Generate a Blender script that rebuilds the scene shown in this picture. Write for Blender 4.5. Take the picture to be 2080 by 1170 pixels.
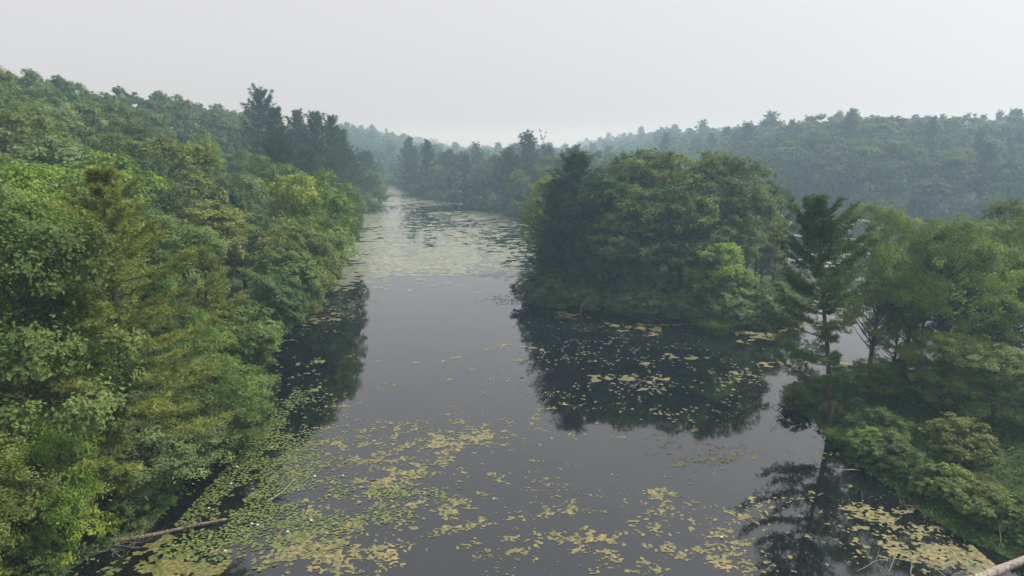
import bpy, math, random
import numpy as np
from mathutils import Vector
R = math.radians
# ------------------------------------------------------------------ camera, sky, sun, exposure
sc = bpy.context.scene
for o in list(bpy.data.objects): bpy.data.objects.remove(o)
COL = sc.collection
CAMH, PITCH, FPX = 22.0, R(11.35), 1430.0          # drone height, tilt, focal length in pixels of a 2080 wide frame
cam_d = bpy.data.cameras.new('camera'); cam = bpy.data.objects.new('camera', cam_d); COL.objects.link(cam)
cam.location = (0, 0, CAMH); cam.rotation_euler = (R(90) - PITCH, 0, 0)
cam_d.sensor_width = 36.0; cam_d.lens = 36.0 * FPX / 2080.0
cam_d.clip_start = 0.5; cam_d.clip_end = 9000
sc.camera = cam
SUN_EL, SUN_AZ = R(49), R(72)                        # azimuth clockwise from +Y (the view direction)
w = bpy.data.worlds.new('World'); sc.world = w; w.use_nodes = True
nt = w.node_tree; nt.nodes.clear()
out = nt.nodes.new('ShaderNodeOutputWorld'); bg = nt.nodes.new('ShaderNodeBackground')
sky = nt.nodes.new('ShaderNodeTexSky'); sky.sky_type = 'NISHITA'; sky.sun_disc = False
sky.sun_elevation = SUN_EL; sky.sun_rotation = SUN_AZ
sky.air_density = 1.0; sky.dust_density = 6.0; sky.ozone_density = 1.0
hsv = nt.nodes.new('ShaderNodeHueSaturation'); hsv.inputs['Saturation'].default_value = 0.25
mixw = nt.nodes.new('ShaderNodeMix'); mixw.data_type = 'RGBA'; mixw.inputs[0].default_value = 0.6
mixw.inputs[7].default_value = (8.9, 8.9, 9.25, 1)   # even smoke layer over the sky
nt.links.new(sky.outputs[0], hsv.inputs['Color']); nt.links.new(hsv.outputs[0], mixw.inputs[6])
nt.links.new(mixw.outputs[2], bg.inputs[0]); nt.links.new(bg.outputs[0], out.inputs[0])
bg.inputs[1].default_value = 0.1
sun_d = bpy.data.lights.new('sun', 'SUN'); sun = bpy.data.objects.new('sun', sun_d); COL.objects.link(sun)
sun_d.energy = 4.9; sun_d.angle = R(9); sun_d.color = (1.0, 0.95, 0.86)
sd_ = Vector((math.sin(SUN_AZ) * math.cos(SUN_EL), math.cos(SUN_AZ) * math.cos(SUN_EL), math.sin(SUN_EL)))
sun.rotation_euler = sd_.to_track_quat('Z', 'Y').to_euler(); sun.location = (60, 20, 120)
sc.render.engine = 'CYCLES'
sc.view_settings.view_transform = 'Standard'; sc.view_settings.look = 'None'
sc.view_settings.exposure = 0.18; sc.view_settings.gamma = 1.0
cy = sc.cycles
cy.max_bounces = 6; cy.diffuse_bounces = 3; cy.glossy_bounces = 3; cy.transmission_bounces = 3; cy.transparent_max_bounces = 4
cy.volume_bounces = 3; cy.use_denoising = True; cy.use_adaptive_sampling = True; cy.adaptive_threshold = 0.015
HAZE_DENSITY, HAZE_COLOR, HAZE_G = 0.00082, (0.56, 0.79, 1.0, 1), 0.35
rng = np.random.default_rng(7)

# ------------------------------------------------------------------ survey: bearings read off the photograph -> ground points
cp, sp = math.cos(PITCH), math.sin(PITCH)
def ground(px, py, z=0.0):
    u, v = (px - 1040) / FPX, (585 - py) / FPX
    dy, dz = cp + v * sp, -sp + v * cp
    t = (z - CAMH) / dz
    return (u * t, dy * t)
def height_at(Y, py):
    v = (585 - py) / FPX
    return CAMH + Y * (v * cp - sp) / (cp + v * sp)
def x_at(px, Y, z):
    d = Y * cp - (z - CAMH) * sp
    return (px - 1040) / FPX * d
def to_px(x, y, z=0.0):
    d = y * cp - (z - CAMH) * sp; up = y * sp + (z - CAMH) * cp
    d = np.maximum(d, 1e-3)
    return 1040 + FPX * x / d, 585 - FPX * up / d

# ------------------------------------------------------------------ noise
def vnoise(x, y, seed=0):
    xi, yi = np.floor(x).astype(np.int64), np.floor(y).astype(np.int64)
    fx, fy = x - xi, y - yi
    fx = fx * fx * fx * (fx * (fx * 6 - 15) + 10); fy = fy * fy * fy * (fy * (fy * 6 - 15) + 10)
    def h(a, b):
        n = (a * 374761393 + b * 668265263 + seed * 974711) & 0xffffffff
        n = ((n ^ (n >> 13)) * 1274126177) & 0xffffffff
        return ((n ^ (n >> 16)) & 0xffff) / 65535.0
    return (h(xi, yi) * (1 - fx) + h(xi + 1, yi) * fx) * (1 - fy) + (h(xi, yi + 1) * (1 - fx) + h(xi + 1, yi + 1) * fx) * fy
def fbm(x, y, seed=0, octs=4, gain=0.5, lac=2.1):
    s = np.zeros_like(x, dtype=float); a = 1.0; t = 0.0
    for k in range(octs):
        c, sn = math.cos(k * 1.1), math.sin(k * 1.1)
        s += a * vnoise(x * c - y * sn + k * 17.3, x * sn + y * c - k * 9.1, seed + k * 31); t += a
        a *= gain; x = x * lac; y = y * lac
    return s / t
def sstep(a, b, x):
    t = np.clip((x - a) / (b - a), 0, 1); return t * t * (3 - 2 * t)

# ------------------------------------------------------------------ mesh helpers
def mesh_np(name, V, F, attr=None, smooth=False):
    V = np.asarray(V, dtype=np.float32); F = np.asarray(F, dtype=np.int32)
    me = bpy.data.meshes.new(name); k = F.shape[1]
    me.vertices.add(len(V)); me.vertices.foreach_set('co', V.ravel())
    me.loops.add(F.size); me.loops.foreach_set('vertex_index', F.ravel())
    me.polygons.add(len(F)); me.polygons.foreach_set('loop_start', np.arange(0, F.size, k, dtype=np.int32))
    me.polygons.foreach_set('use_smooth', np.full(len(F), smooth))
    if attr is not None:
        a = me.attributes.new('rnd', 'FLOAT', 'POINT'); a.data.foreach_set('value', np.asarray(attr, dtype=np.float32))
    me.update(calc_edges=True); return me
class Geo:
    """collects triangles"""
    def __init__(s): s.V = []; s.F = []; s.A = []; s.n = 0
    def add(s, V, F, A=None):
        V = np.asarray(V, dtype=np.float32).reshape(-1, 3); F = np.asarray(F, dtype=np.int64).reshape(-1, 3)
        s.V.append(V); s.F.append(F + s.n); s.n += len(V)
        s.A.append(np.full(len(V), 0.5) if A is None else np.asarray(A))
    def mesh(s, name, mat, smooth=False):
        me = mesh_np(name, np.concatenate(s.V), np.concatenate(s.F), np.concatenate(s.A), smooth)
        me.materials.append(mat); return me
    def tube(s, pts, rad, sides=6, cap=True):
        pts = np.asarray(pts, float); rad = np.broadcast_to(np.asarray(rad, float), (len(pts),))
        d = np.gradient(pts, axis=0); d /= np.linalg.norm(d, axis=1, keepdims=True) + 1e-9
        ref = np.array([0.31, 0.95, 0.05]) if abs(d[0][2]) > 0.8 else np.array([0.02, 0.05, 1.0])
        a = np.cross(d, ref); a /= np.linalg.norm(a, axis=1, keepdims=True) + 1e-9
        b = np.cross(d, a)
        th = np.linspace(0, 2 * math.pi, sides, endpoint=False)
        ring = a[:, None] * np.cos(th)[None, :, None] + b[:, None] * np.sin(th)[None, :, None]
        V = (pts[:, None] + ring * rad[:, None, None]).reshape(-1, 3)
        n = len(pts); i = np.arange(n - 1)[:, None] * sides; j = np.arange(sides)[None]
        p, q = i + j, i + (j + 1) % sides
        F = np.concatenate([np.stack([p, p + sides, q], -1).reshape(-1, 3), np.stack([q, p + sides, q + sides], -1).reshape(-1, 3)])
        if cap:
            V = np.concatenate([V, pts[:1], pts[-1:]]); c0, c1 = n * sides, n * sides + 1
            j = np.arange(sides); k = (j + 1) % sides
            F = np.concatenate([F, np.stack([np.full(sides, c0), j, k], -1), np.stack([np.full(sides, c1), (n - 1) * sides + k, (n - 1) * sides + j], -1)])
        s.add(V, F)
def unit(v): return v / (np.linalg.norm(v, axis=-1, keepdims=True) + 1e-9)
def rdirs(r, n):
    v = r.normal(size=(n, 3)); return unit(v)

# ------------------------------------------------------------------ objects
def obj(name, me, parent=None, mat=None):
    o = bpy.data.objects.new(name, me); COL.objects.link(o)
    if mat is not None and me is not None and len(me.materials) == 0: me.materials.append(mat)
    if parent is not None: o.parent = parent
    return o
def tag(o, label, cat, group=None, kind=None):
    o['label'] = label; o['category'] = cat
    if group: o['group'] = group
    if kind: o['kind'] = kind
    return o
def struct(o): o['kind'] = 'structure'; return o

# ------------------------------------------------------------------ materials
def new_mat(name):
    m = bpy.data.materials.new(name); m.use_nodes = True; t = m.node_tree; t.nodes.clear()
    return m, t, t.nodes.new('ShaderNodeOutputMaterial')
def N(t, kind, **kw):
    n = t.nodes.new(kind)
    for k, v in kw.items(): setattr(n, k, v)
    return n
def leaf_material(name, spec=0.12, rough=0.6, trans=0.30, vary=0.62):
    m, t, o = new_mat(name)
    oi = N(t, 'ShaderNodeObjectInfo'); at = N(t, 'ShaderNodeAttribute', attribute_name='rnd')
    h = N(t, 'ShaderNodeHueSaturation')
    mr = N(t, 'ShaderNodeMapRange'); mr.inputs[3].default_value = 1 - vary; mr.inputs[4].default_value = 1 + vary
    mh = N(t, 'ShaderNodeMapRange'); mh.inputs[3].default_value = 0.512; mh.inputs[4].default_value = 0.486
    L = t.links.new
    L(at.outputs['Fac'], mr.inputs[0]); L(at.outputs['Fac'], mh.inputs[0])
    L(oi.outputs['Color'], h.inputs['Color']); L(mr.outputs[0], h.inputs['Value']); L(mh.outputs[0], h.inputs['Hue'])
    p = N(t, 'ShaderNodeBsdfPrincipled'); p.inputs['Roughness'].default_value = rough
    p.inputs['Specular IOR Level'].default_value = spec
    tr = N(t, 'ShaderNodeBsdfTranslucent'); mx = N(t, 'ShaderNodeMixShader'); mx.inputs[0].default_value = trans
    br = N(t, 'ShaderNodeMix', data_type='RGBA', blend_type='MULTIPLY'); br.inputs[0].default_value = 1.0
    br.inputs[7].default_value = (1.25, 1.3, 0.6, 1)
    L(h.outputs[0], p.inputs['Base Color']); L(h.outputs[0], br.inputs[6]); L(br.outputs[2], tr.inputs[0])
    L(p.outputs[0], mx.inputs[1]); L(tr.outputs[0], mx.inputs[2]); L(mx.outputs[0], o.inputs[0])
    return m
def bark_material(name, c1, c2, scale=6.0, rough=0.9):
    m, t, o = new_mat(name); L = t.links.new
    tc = N(t, 'ShaderNodeTexCoord'); mp = N(t, 'ShaderNodeMapping'); mp.inputs['Scale'].default_value = (scale, scale, scale * 0.25)
    n = N(t, 'ShaderNodeTexNoise'); n.inputs['Scale'].default_value = 1.0; n.inputs['Detail'].default_value = 6
    cr = N(t, 'ShaderNodeValToRGB'); cr.color_ramp.elements[0].position = 0.35; cr.color_ramp.elements[1].position = 0.68
    cr.color_ramp.elements[0].color = (*c1, 1); cr.color_ramp.elements[1].color = (*c2, 1)
    p = N(t, 'ShaderNodeBsdfPrincipled'); p.inputs['Roughness'].default_value = rough; p.inputs['Specular IOR Level'].default_value = 0.2
    b = N(t, 'ShaderNodeBump'); b.inputs['Strength'].default_value = 0.6; b.inputs['Distance'].default_value = 0.05
    L(tc.outputs['Object'], mp.inputs[0]); L(mp.outputs[0], n.inputs['Vector']); L(n.outputs[0], cr.inputs[0])
    L(cr.outputs[0], p.inputs['Base Color']); L(n.outputs[0], b.inputs['Height']); L(b.outputs[0], p.inputs['Normal']); L(p.outputs[0], o.inputs[0])
    return m
M_LEAF = leaf_material('broad_leaf')
M_NEEDLE = leaf_material('pine_needle', spec=0.1, rough=0.65, trans=0.2, vary=0.5)
M_GRASS = leaf_material('grass_blade', spec=0.12, trans=0.28)
M_PAD = leaf_material('lily_pad', spec=0.35, rough=0.4, trans=0.05, vary=0.35)
M_BARK = bark_material('bark', (0.035, 0.028, 0.022), (0.12, 0.10, 0.085))
M_PBARK = bark_material('pine_bark', (0.045, 0.036, 0.03), (0.15, 0.125, 0.11))
M_DEAD = bark_material('weathered_wood', (0.16, 0.14, 0.12), (0.42, 0.38, 0.33), 9)
M_DEADB = bark_material('brown_dead_wood', (0.075, 0.06, 0.048), (0.25, 0.21, 0.17), 9)
M_WET = bark_material('wet_black_wood', (0.008, 0.007, 0.007), (0.03, 0.027, 0.025), 9, 0.6)

def ground_material():
    m, t, o = new_mat('forest_floor'); L = t.links.new
    tc = N(t, 'ShaderNodeTexCoord'); n = N(t, 'ShaderNodeTexNoise'); n.inputs['Scale'].default_value = 0.35; n.inputs['Detail'].default_value = 8
    n2 = N(t, 'ShaderNodeTexNoise'); n2.inputs['Scale'].default_value = 3.0; n2.inputs['Detail'].default_value = 6
    cr = N(t, 'ShaderNodeValToRGB'); e = cr.color_ramp.elements
    e[0].position = 0.35; e[0].color = (0.03, 0.045, 0.018, 1); e[1].position = 0.62; e[1].color = (0.05, 0.085, 0.025, 1)
    e2 = e.new(0.75); e2.color = (0.09, 0.075, 0.04, 1)
    mx = N(t, 'ShaderNodeMix', data_type='RGBA', blend_type='OVERLAY'); mx.inputs[0].default_value = 0.6
    p = N(t, 'ShaderNodeBsdfPrincipled'); p.inputs['Roughness'].default_value = 0.95; p.inputs['Specular IOR Level'].default_value = 0.1
    b = N(t, 'ShaderNodeBump'); b.inputs['Strength'].default_value = 0.8; b.inputs['Distance'].default_value = 0.25
    L(tc.outputs['Object'], n.inputs['Vector']); L(tc.outputs['Object'], n2.inputs['Vector']); L(n.outputs[0], cr.inputs[0])
    L(cr.outputs[0], mx.inputs[6]); L(n2.outputs['Color'], mx.inputs[7]); L(mx.outputs[2], p.inputs['Base Color'])
    L(n2.outputs[0], b.inputs['Height']); L(b.outputs[0], p.inputs['Normal']); L(p.outputs[0], o.inputs[0])
    return m
def water_material():
    m, t, o = new_mat('still_water'); L = t.links.new
    tc = N(t, 'ShaderNodeTexCoord')
    n = N(t, 'ShaderNodeTexNoise'); n.inputs['Scale'].default_value = 1.6; n.inputs['Detail'].default_value = 3
    n2 = N(t, 'ShaderNodeTexNoise'); n2.inputs['Scale'].default_value = 0.12; n2.inputs['Detail'].default_value = 4
    b = N(t, 'ShaderNodeBump'); b.inputs['Strength'].default_value = 0.05; b.inputs['Distance'].default_value = 0.02
    cr = N(t, 'ShaderNodeValToRGB'); e = cr.color_ramp.elements
    e[0].position = 0.35; e[0].color = (0.003, 0.0045, 0.006, 1); e[1].position = 0.7; e[1].color = (0.006, 0.007, 0.008, 1)
    p = N(t, 'ShaderNodeBsdfPrincipled'); p.inputs['Roughness'].default_value = 0.035; p.inputs['IOR'].default_value = 1.86
    L(tc.outputs['Object'], n.inputs['Vector']); L(tc.outputs['Object'], n2.inputs['Vector']); L(n.outputs[0], b.inputs['Height'])
    L(n2.outputs[0], cr.inputs[0]); L(cr.outputs[0], p.inputs['Base Color']); L(b.outputs[0], p.inputs['Normal']); L(p.outputs[0], o.inputs[0])
    return m
def algae_material(name, c1, c2, c3, scale, rough=0.55, spec=0.4):
    m, t, o = new_mat(name); L = t.links.new
    g = N(t, 'ShaderNodeNewGeometry'); oi = N(t, 'ShaderNodeObjectInfo')
    n = N(t, 'ShaderNodeTexNoise'); n.inputs['Scale'].default_value = scale; n.inputs['Detail'].default_value = 8; n.inputs['Roughness'].default_value = 0.65
    n2 = N(t, 'ShaderNodeTexNoise'); n2.inputs['Scale'].default_value = scale * 7; n2.inputs['Detail'].default_value = 4
    cr = N(t, 'ShaderNodeValToRGB'); e = cr.color_ramp.elements
    e[0].position = 0.3; e[0].color = (*c1, 1); e[1].position = 0.55; e[1].color = (*c2, 1); x = e.new(0.74); x.color = (*c3, 1)
    h = N(t, 'ShaderNodeHueSaturation'); mr = N(t, 'ShaderNodeMapRange')
    mr.inputs[1].default_value = 0.3; mr.inputs[2].default_value = 0.7; mr.inputs[3].default_value = 0.25; mr.inputs[4].default_value = 1.35
    p = N(t, 'ShaderNodeBsdfPrincipled'); p.inputs['Roughness'].default_value = rough; p.inputs['Specular IOR Level'].default_value = spec
    b = N(t, 'ShaderNodeBump'); b.inputs['Strength'].default_value = 0.5; b.inputs['Distance'].default_value = 0.03
    L(g.outputs['Position'], n.inputs['Vector']); L(g.outputs['Position'], n2.inputs['Vector']); L(n.outputs[0], cr.inputs[0])
    L(n2.outputs[0], mr.inputs[0]); L(cr.outputs[0], h.inputs['Color']); L(mr.outputs[0], h.inputs['Value'])
    L(h.outputs[0], p.inputs['Base Color']); L(n2.outputs[0], b.inputs['Height']); L(b.outputs[0], p.inputs['Normal']); L(p.outputs[0], o.inputs[0])
    return m
M_GROUND = ground_material(); M_WATER = water_material()
M_ALGAE = algae_material('algae_scum', (0.11, 0.12, 0.05), (0.20, 0.178, 0.075), (0.29, 0.20, 0.075), 0.55, rough=0.42)
M_ALGAE_G = algae_material('green_algae_scum', (0.09, 0.11, 0.035), (0.15, 0.145, 0.045), (0.22, 0.17, 0.05), 0.7)
M_FILM = algae_material('duckweed_film', (0.14, 0.165, 0.11), (0.20, 0.215, 0.14), (0.24, 0.235, 0.16), 0.12, rough=0.3, spec=0.5)

# ------------------------------------------------------------------ terrain and water
left_bank = [(-15, -80), (-16, 0), (-17.5, 18)] + [ground(*p) for p in
    [(140, 1168), (205, 1128), (310, 1078), (365, 1010), (410, 910), (452, 815), (512, 735), (590, 672), (640, 615), (668, 570), (668, 520), (676, 480), (700, 447), (755, 427), (772, 402), (782, 379), (786, 372)]]
right_bank = [ground(*p) for p in [(800, 371), (818, 386), (862, 401), (930, 413), (1010, 431), (1075, 448), (1112, 456)]]
pond = left_bank + right_bank + [(26, 207), (44, 216), (52, 240), (50, 300), (62, 430), (95, 440), (104, 330), (104, 262), (122, 224), (168, 205), (260, 196), (360, 180), (380, 60), (300, -80)]
island = [ground(*p) for p in [(1078, 575), (1078, 600), (1105, 622), (1190, 632), (1300, 642), (1380, 655), (1455, 668), (1530, 668), (1600, 648), (1640, 630)]] + [(46, 105), (48, 122), (42, 138), (28, 142), (12, 138), (4, 122)]
spit = [ground(*p) for p in [(1605, 838), (1690, 878), (1722, 940), (1790, 980), (1860, 1030), (1930, 1082), (2010, 1118), (2080, 1140)]] + [(36, 20), (120, 10), (120, 70), (75, 72), (58, 69), (44, 68), (32, 66), (25, 61)]
def seg_dist(x, y, poly):
    d = np.full(x.shape, 1e9); inside = np.zeros(x.shape, bool)
    P = np.array(poly); Q = np.roll(P, -1, axis=0)
    for (ax, ay), (bx, by) in zip(P, Q):
        ex, ey = bx - ax, by - ay; L2 = ex * ex + ey * ey + 1e-9
        t = np.clip(((x - ax) * ex + (y - ay) * ey) / L2, 0, 1)
        d = np.minimum(d, np.hypot(x - ax - t * ex, y - ay - t * ey))
        c = (ay > y) != (by > y)
        inside ^= c & (x < ex * (y - ay) / (ey if abs(ey) > 1e-9 else 1e-9) + ax)
    return np.where(inside, d, -d)                  # positive inside
def shore(x, y):
    """positive on land: metres from the waterline"""
    x = np.asarray(x, float); y = np.asarray(y, float)
    wob = (fbm(x * 0.25, y * 0.25, 5, 3) - 0.5) * 2.4 * np.clip(y / 60, 0.5, 1.6)
    a = -seg_dist(x, y, pond); b = seg_dist(x, y, island); c = seg_dist(x, y, spit)
    return np.maximum(np.maximum(a, b), c) + wob + (fbm(x * 1.1, y * 1.1, 15, 2) - 0.5) * 1.1 * (y < 140)
bank_x = np.array([p[0] for p in left_bank]); bank_y = np.array([p[1] for p in left_bank])
o_ = np.argsort(bank_y); bank_x, bank_y = bank_x[o_], bank_y[o_]
def terrain(x, y):
    x = np.asarray(x, float); y = np.asarray(y, float)
    s = shore(x, y)
    h = np.where(s < 0, -1.6 * sstep(0, 6, -s) - 0.25 * sstep(0, 0.8, -s), 0.12 * sstep(0, 1, s) + 0.9 * sstep(0, 14, s))
    lx = np.interp(y, bank_y, bank_x) - x           # metres left of the left bank
    h = h + np.where(s > 0, 21.5 * sstep(5, 80, lx) * (1 - 0.55 * sstep(330, 520, y)) * (1 - 0.35 * sstep(120, 300, -y)), 0)
    rd = np.hypot(np.maximum(x - 20, 0), 0)
    rh = sstep(0, 130, (y - 205) + (x - 160) * 0.12) * sstep(70, 150, x) * 17
    h = h + np.where((s > 0) & (x > 60), rh, 0)
    far = 2.5 * sstep(430, 900, y) * (0.6 + 0.8 * fbm(x / 260, y / 260, 21, 2)) + 15 * sstep(500, 760, y) * sstep(-60, -220, x)
    h = h + np.where(s > 0, far, 0) + np.where(s > 2, (fbm(x / 18, y / 18, 8, 3) - 0.5) * 1.6 * sstep(2, 20, s), 0)
    return h
def axis(segs):
    out_ = []
    for a, b, st in segs: out_ += list(np.arange(a, b, st))
    return np.array(out_ + [segs[-1][1]])
xs = axis([(-1600, -300, 65), (-300, -120, 9), (-120, -50, 3), (-50, 75, 1.1), (75, 140, 3), (140, 380, 10), (380, 1600, 61)])
ys = axis([(-160, 15, 7), (15, 130, 1.1), (130, 240, 2.4), (240, 520, 6), (520, 1600, 56)])
gx, gy = np.meshgrid(xs, ys); gz = terrain(gx, gy)
nx, ny = len(xs), len(ys)
i = (np.arange(ny - 1)[:, None] * nx + np.arange(nx - 1)[None]).ravel()
ground_o = struct(obj('ground', mesh_np('ground', np.stack([gx, gy, gz], -1).reshape(-1, 3), np.stack([i, i + 1, i + nx + 1, i + nx], -1), smooth=True), mat=M_GROUND))
def flat_grid(name, x0, x1, y0, y1, n, m):
    a, b = np.meshgrid(np.linspace(x0, x1, n), np.linspace(y0, y1, m))
    i = (np.arange(m - 1)[:, None] * n + np.arange(n - 1)[None]).ravel()
    return mesh_np(name, np.stack([a, b, 0 * a], -1).reshape(-1, 3), np.stack([i, i + 1, i + n + 1, i + n], -1))
water_o = struct(obj('water', flat_grid('water', -120, 390, -150, 480, 18, 22), mat=M_WATER))

# ------------------------------------------------------------------ tree growing
def leaves_to(g, P, Nrm, size, r, aspect=0.55, droop=0.0, A=None):
    """folded diamond leaves"""
    n = len(P); t = np.cross(Nrm, rdirs(r, n)); t = unit(t); t[:, 2] -= droop; t = unit(t)
    b = unit(np.cross(Nrm, t)); nn = np.cross(t, b)
    s = size * r.uniform(0.5, 1.45, n)[:, None]
    v0 = P - t * s * 0.5; v2 = P + t * s * 0.5
    v1 = P + b * s * aspect * 0.5 + nn * s * 0.08; v3 = P - b * s * aspect * 0.5 + nn * s * 0.08
    V = np.stack([v0, v1, v2, v3], 1).reshape(-1, 3); k = np.arange(n)[:, None] * 4
    F = np.concatenate([k + np.array([[0, 1, 2]]), k + np.array([[0, 2, 3]])])
    g.add(V, F, np.repeat(r.uniform(0, 1, n) if A is None else A, 4))

def broadleaf(seed, H=18., Rr=5., cb=0.3, clumps=46, leaves=40000, leaf=0.2, tufts=16, aspect=0.55, droop=0.15, airy=0.0, stems=1, upright=0.0, flat=0.62, sides=7):
    r = np.random.default_rng(seed)
    wood, cr = Geo(), Geo()
    zb = cb * H; cz = zb + (H - zb) * 0.46; ah = (H - zb) * 0.54
    # crown envelope with an uneven outline
    lob = rdirs(r, 7); lamp = r.uniform(-0.22, 0.3, 7)
    def env(d):
        m = np.clip(1 + (np.maximum(0, d @ lob.T) ** 3 * lamp).sum(1), 0.75, 1.16)
        zz = d[:, 2]
        prof = np.where(zz > 0, 1 - upright * 0.35 * zz, 1 - 0.12 * (-zz))
        return np.stack([d[:, 0] * Rr * prof * m, d[:, 1] * Rr * prof * m, d[:, 2] * ah * np.clip(m, .8, 1.12) * np.where(zz > 0, 1, 0.95)], -1)
    ii = np.arange(clumps) + 0.5; ph = np.arccos(1 - 1.78 * ii / clumps); th = math.pi * (1 + 5 ** .5) * ii
    d = np.stack([np.cos(th) * np.sin(ph), np.sin(th) * np.sin(ph), np.cos(ph)], -1) + r.normal(0, 0.16, (clumps, 3)); d = unit(d)
    c = env(d) * r.uniform(0.66, 0.88, clumps)[:, None] * np.where(d[:, 2] > 0.75, 0.93, 1.0)[:, None]
    if clumps > 20:
        inner = r.choice(np.arange(4, clumps), clumps // 7, replace=False); c[inner] *= r.uniform(0.3, 0.6, (clumps // 7, 1))
    c[:, 2] += cz
    rc = Rr * r.uniform(0.17, 0.38, clumps) * (1 - airy * 0.35)
    # trunk and limbs
    for st in range(stems):
        ang = r.uniform(0, 6.28); off = np.array([math.cos(ang), math.sin(ang), 0]) * (0.0 if stems == 1 else 0.45)
        top = np.array([*(r.normal(0, Rr * (0.1 if stems == 1 else 0.3), 2)), zb + (H - zb) * 0.72]) + off * Rr * 0.5
        tt = np.linspace(0, 1, 9)[:, None]; base = off * 0.7
        bend = np.cumsum(r.normal(0, 0.05 * H / 18, (9, 3)), 0) * np.array([1, 1, 0]); bend[0] = 0
        pts = base + (top - base) * tt + bend + np.array([[0, 0, -0.4]]) * (1 - tt)
        r0 = 0.017 * H * (1 if stems == 1 else 0.7)
        rad = r0 * (1 - 0.82 * tt[:, 0]) * (1 + 0.5 * np.exp(-tt[:, 0] * 16))
        wood.tube(pts, rad, sides)
        for k in range(clumps):
            if stems > 1 and k % stems != st: continue
            if leaves < 6000 and k % 3: continue
            f = np.clip((c[k, 2] - 0.35 * np.hypot(c[k, 0], c[k, 1]) - 0.05 * H) / max(top[2], .1), 0.25, 0.93) * r.uniform(0.86, 1.0)
            p0 = np.array([np.interp(f, tt[:, 0], pts[:, q]) for q in range(3)]); p1 = c[k]
            mid = (p0 + p1) / 2 + np.array([0, 0, -0.05]) * np.linalg.norm(p1 - p0) + r.normal(0, 0.12, 3)
            q = np.linspace(0, 1, 5)[:, None]
            bp = (1 - q) ** 2 * p0 + 2 * q * (1 - q) * mid + q * q * p1
            wood.tube(bp, np.linspace(r0 * 0.33 * (1 - 0.5 * f), 0.012, 5), 4 if leaves < 20000 else 5, cap=False)
    # foliage
    per = np.maximum(30, (leaves * rc ** 2 / (rc ** 2).sum())).astype(int)
    for k in range(clumps):
        outw = unit((c[k] - np.array([0, 0, cz - ah * 0.5])) * np.array([1, 1, 0.9]))
        td = rdirs(r, tufts * 2); sc_ = td @ (outw * 0.75 + np.array([0, 0, 0.45])) + r.normal(0, 0.28, tufts * 2)
        td = td[np.argsort(-sc_)[:tufts]]
        tr_ = r.uniform(0.72, 1.12, tufts)
        n = per[k]; wv = r.dirichlet(np.ones(tufts) * 3)
        ti = r.choice(tufts, n, p=wv)
        P = td[ti] * tr_[ti][:, None] + r.normal(0, 0.17, (n, 3))
        P[:, 2] -= np.abs(r.normal(0, droop * 0.4, n))
        P = c[k] + P * rc[k] * np.array([1.1, 1.1, flat + 0.15])
        nr = unit(td[ti] * 0.8 + np.array([0, 0, 0.55]) + rdirs(r, n) * 0.5)
        A = np.clip(0.3 * r.uniform(0, 1, n) + 0.35 * r.uniform(0, 1) + 0.35 * r.uniform(0, 1, tufts)[ti], 0, 1)
        leaves_to(cr, P, nr, leaf, r, aspect, droop, A)
    return wood, cr

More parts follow.
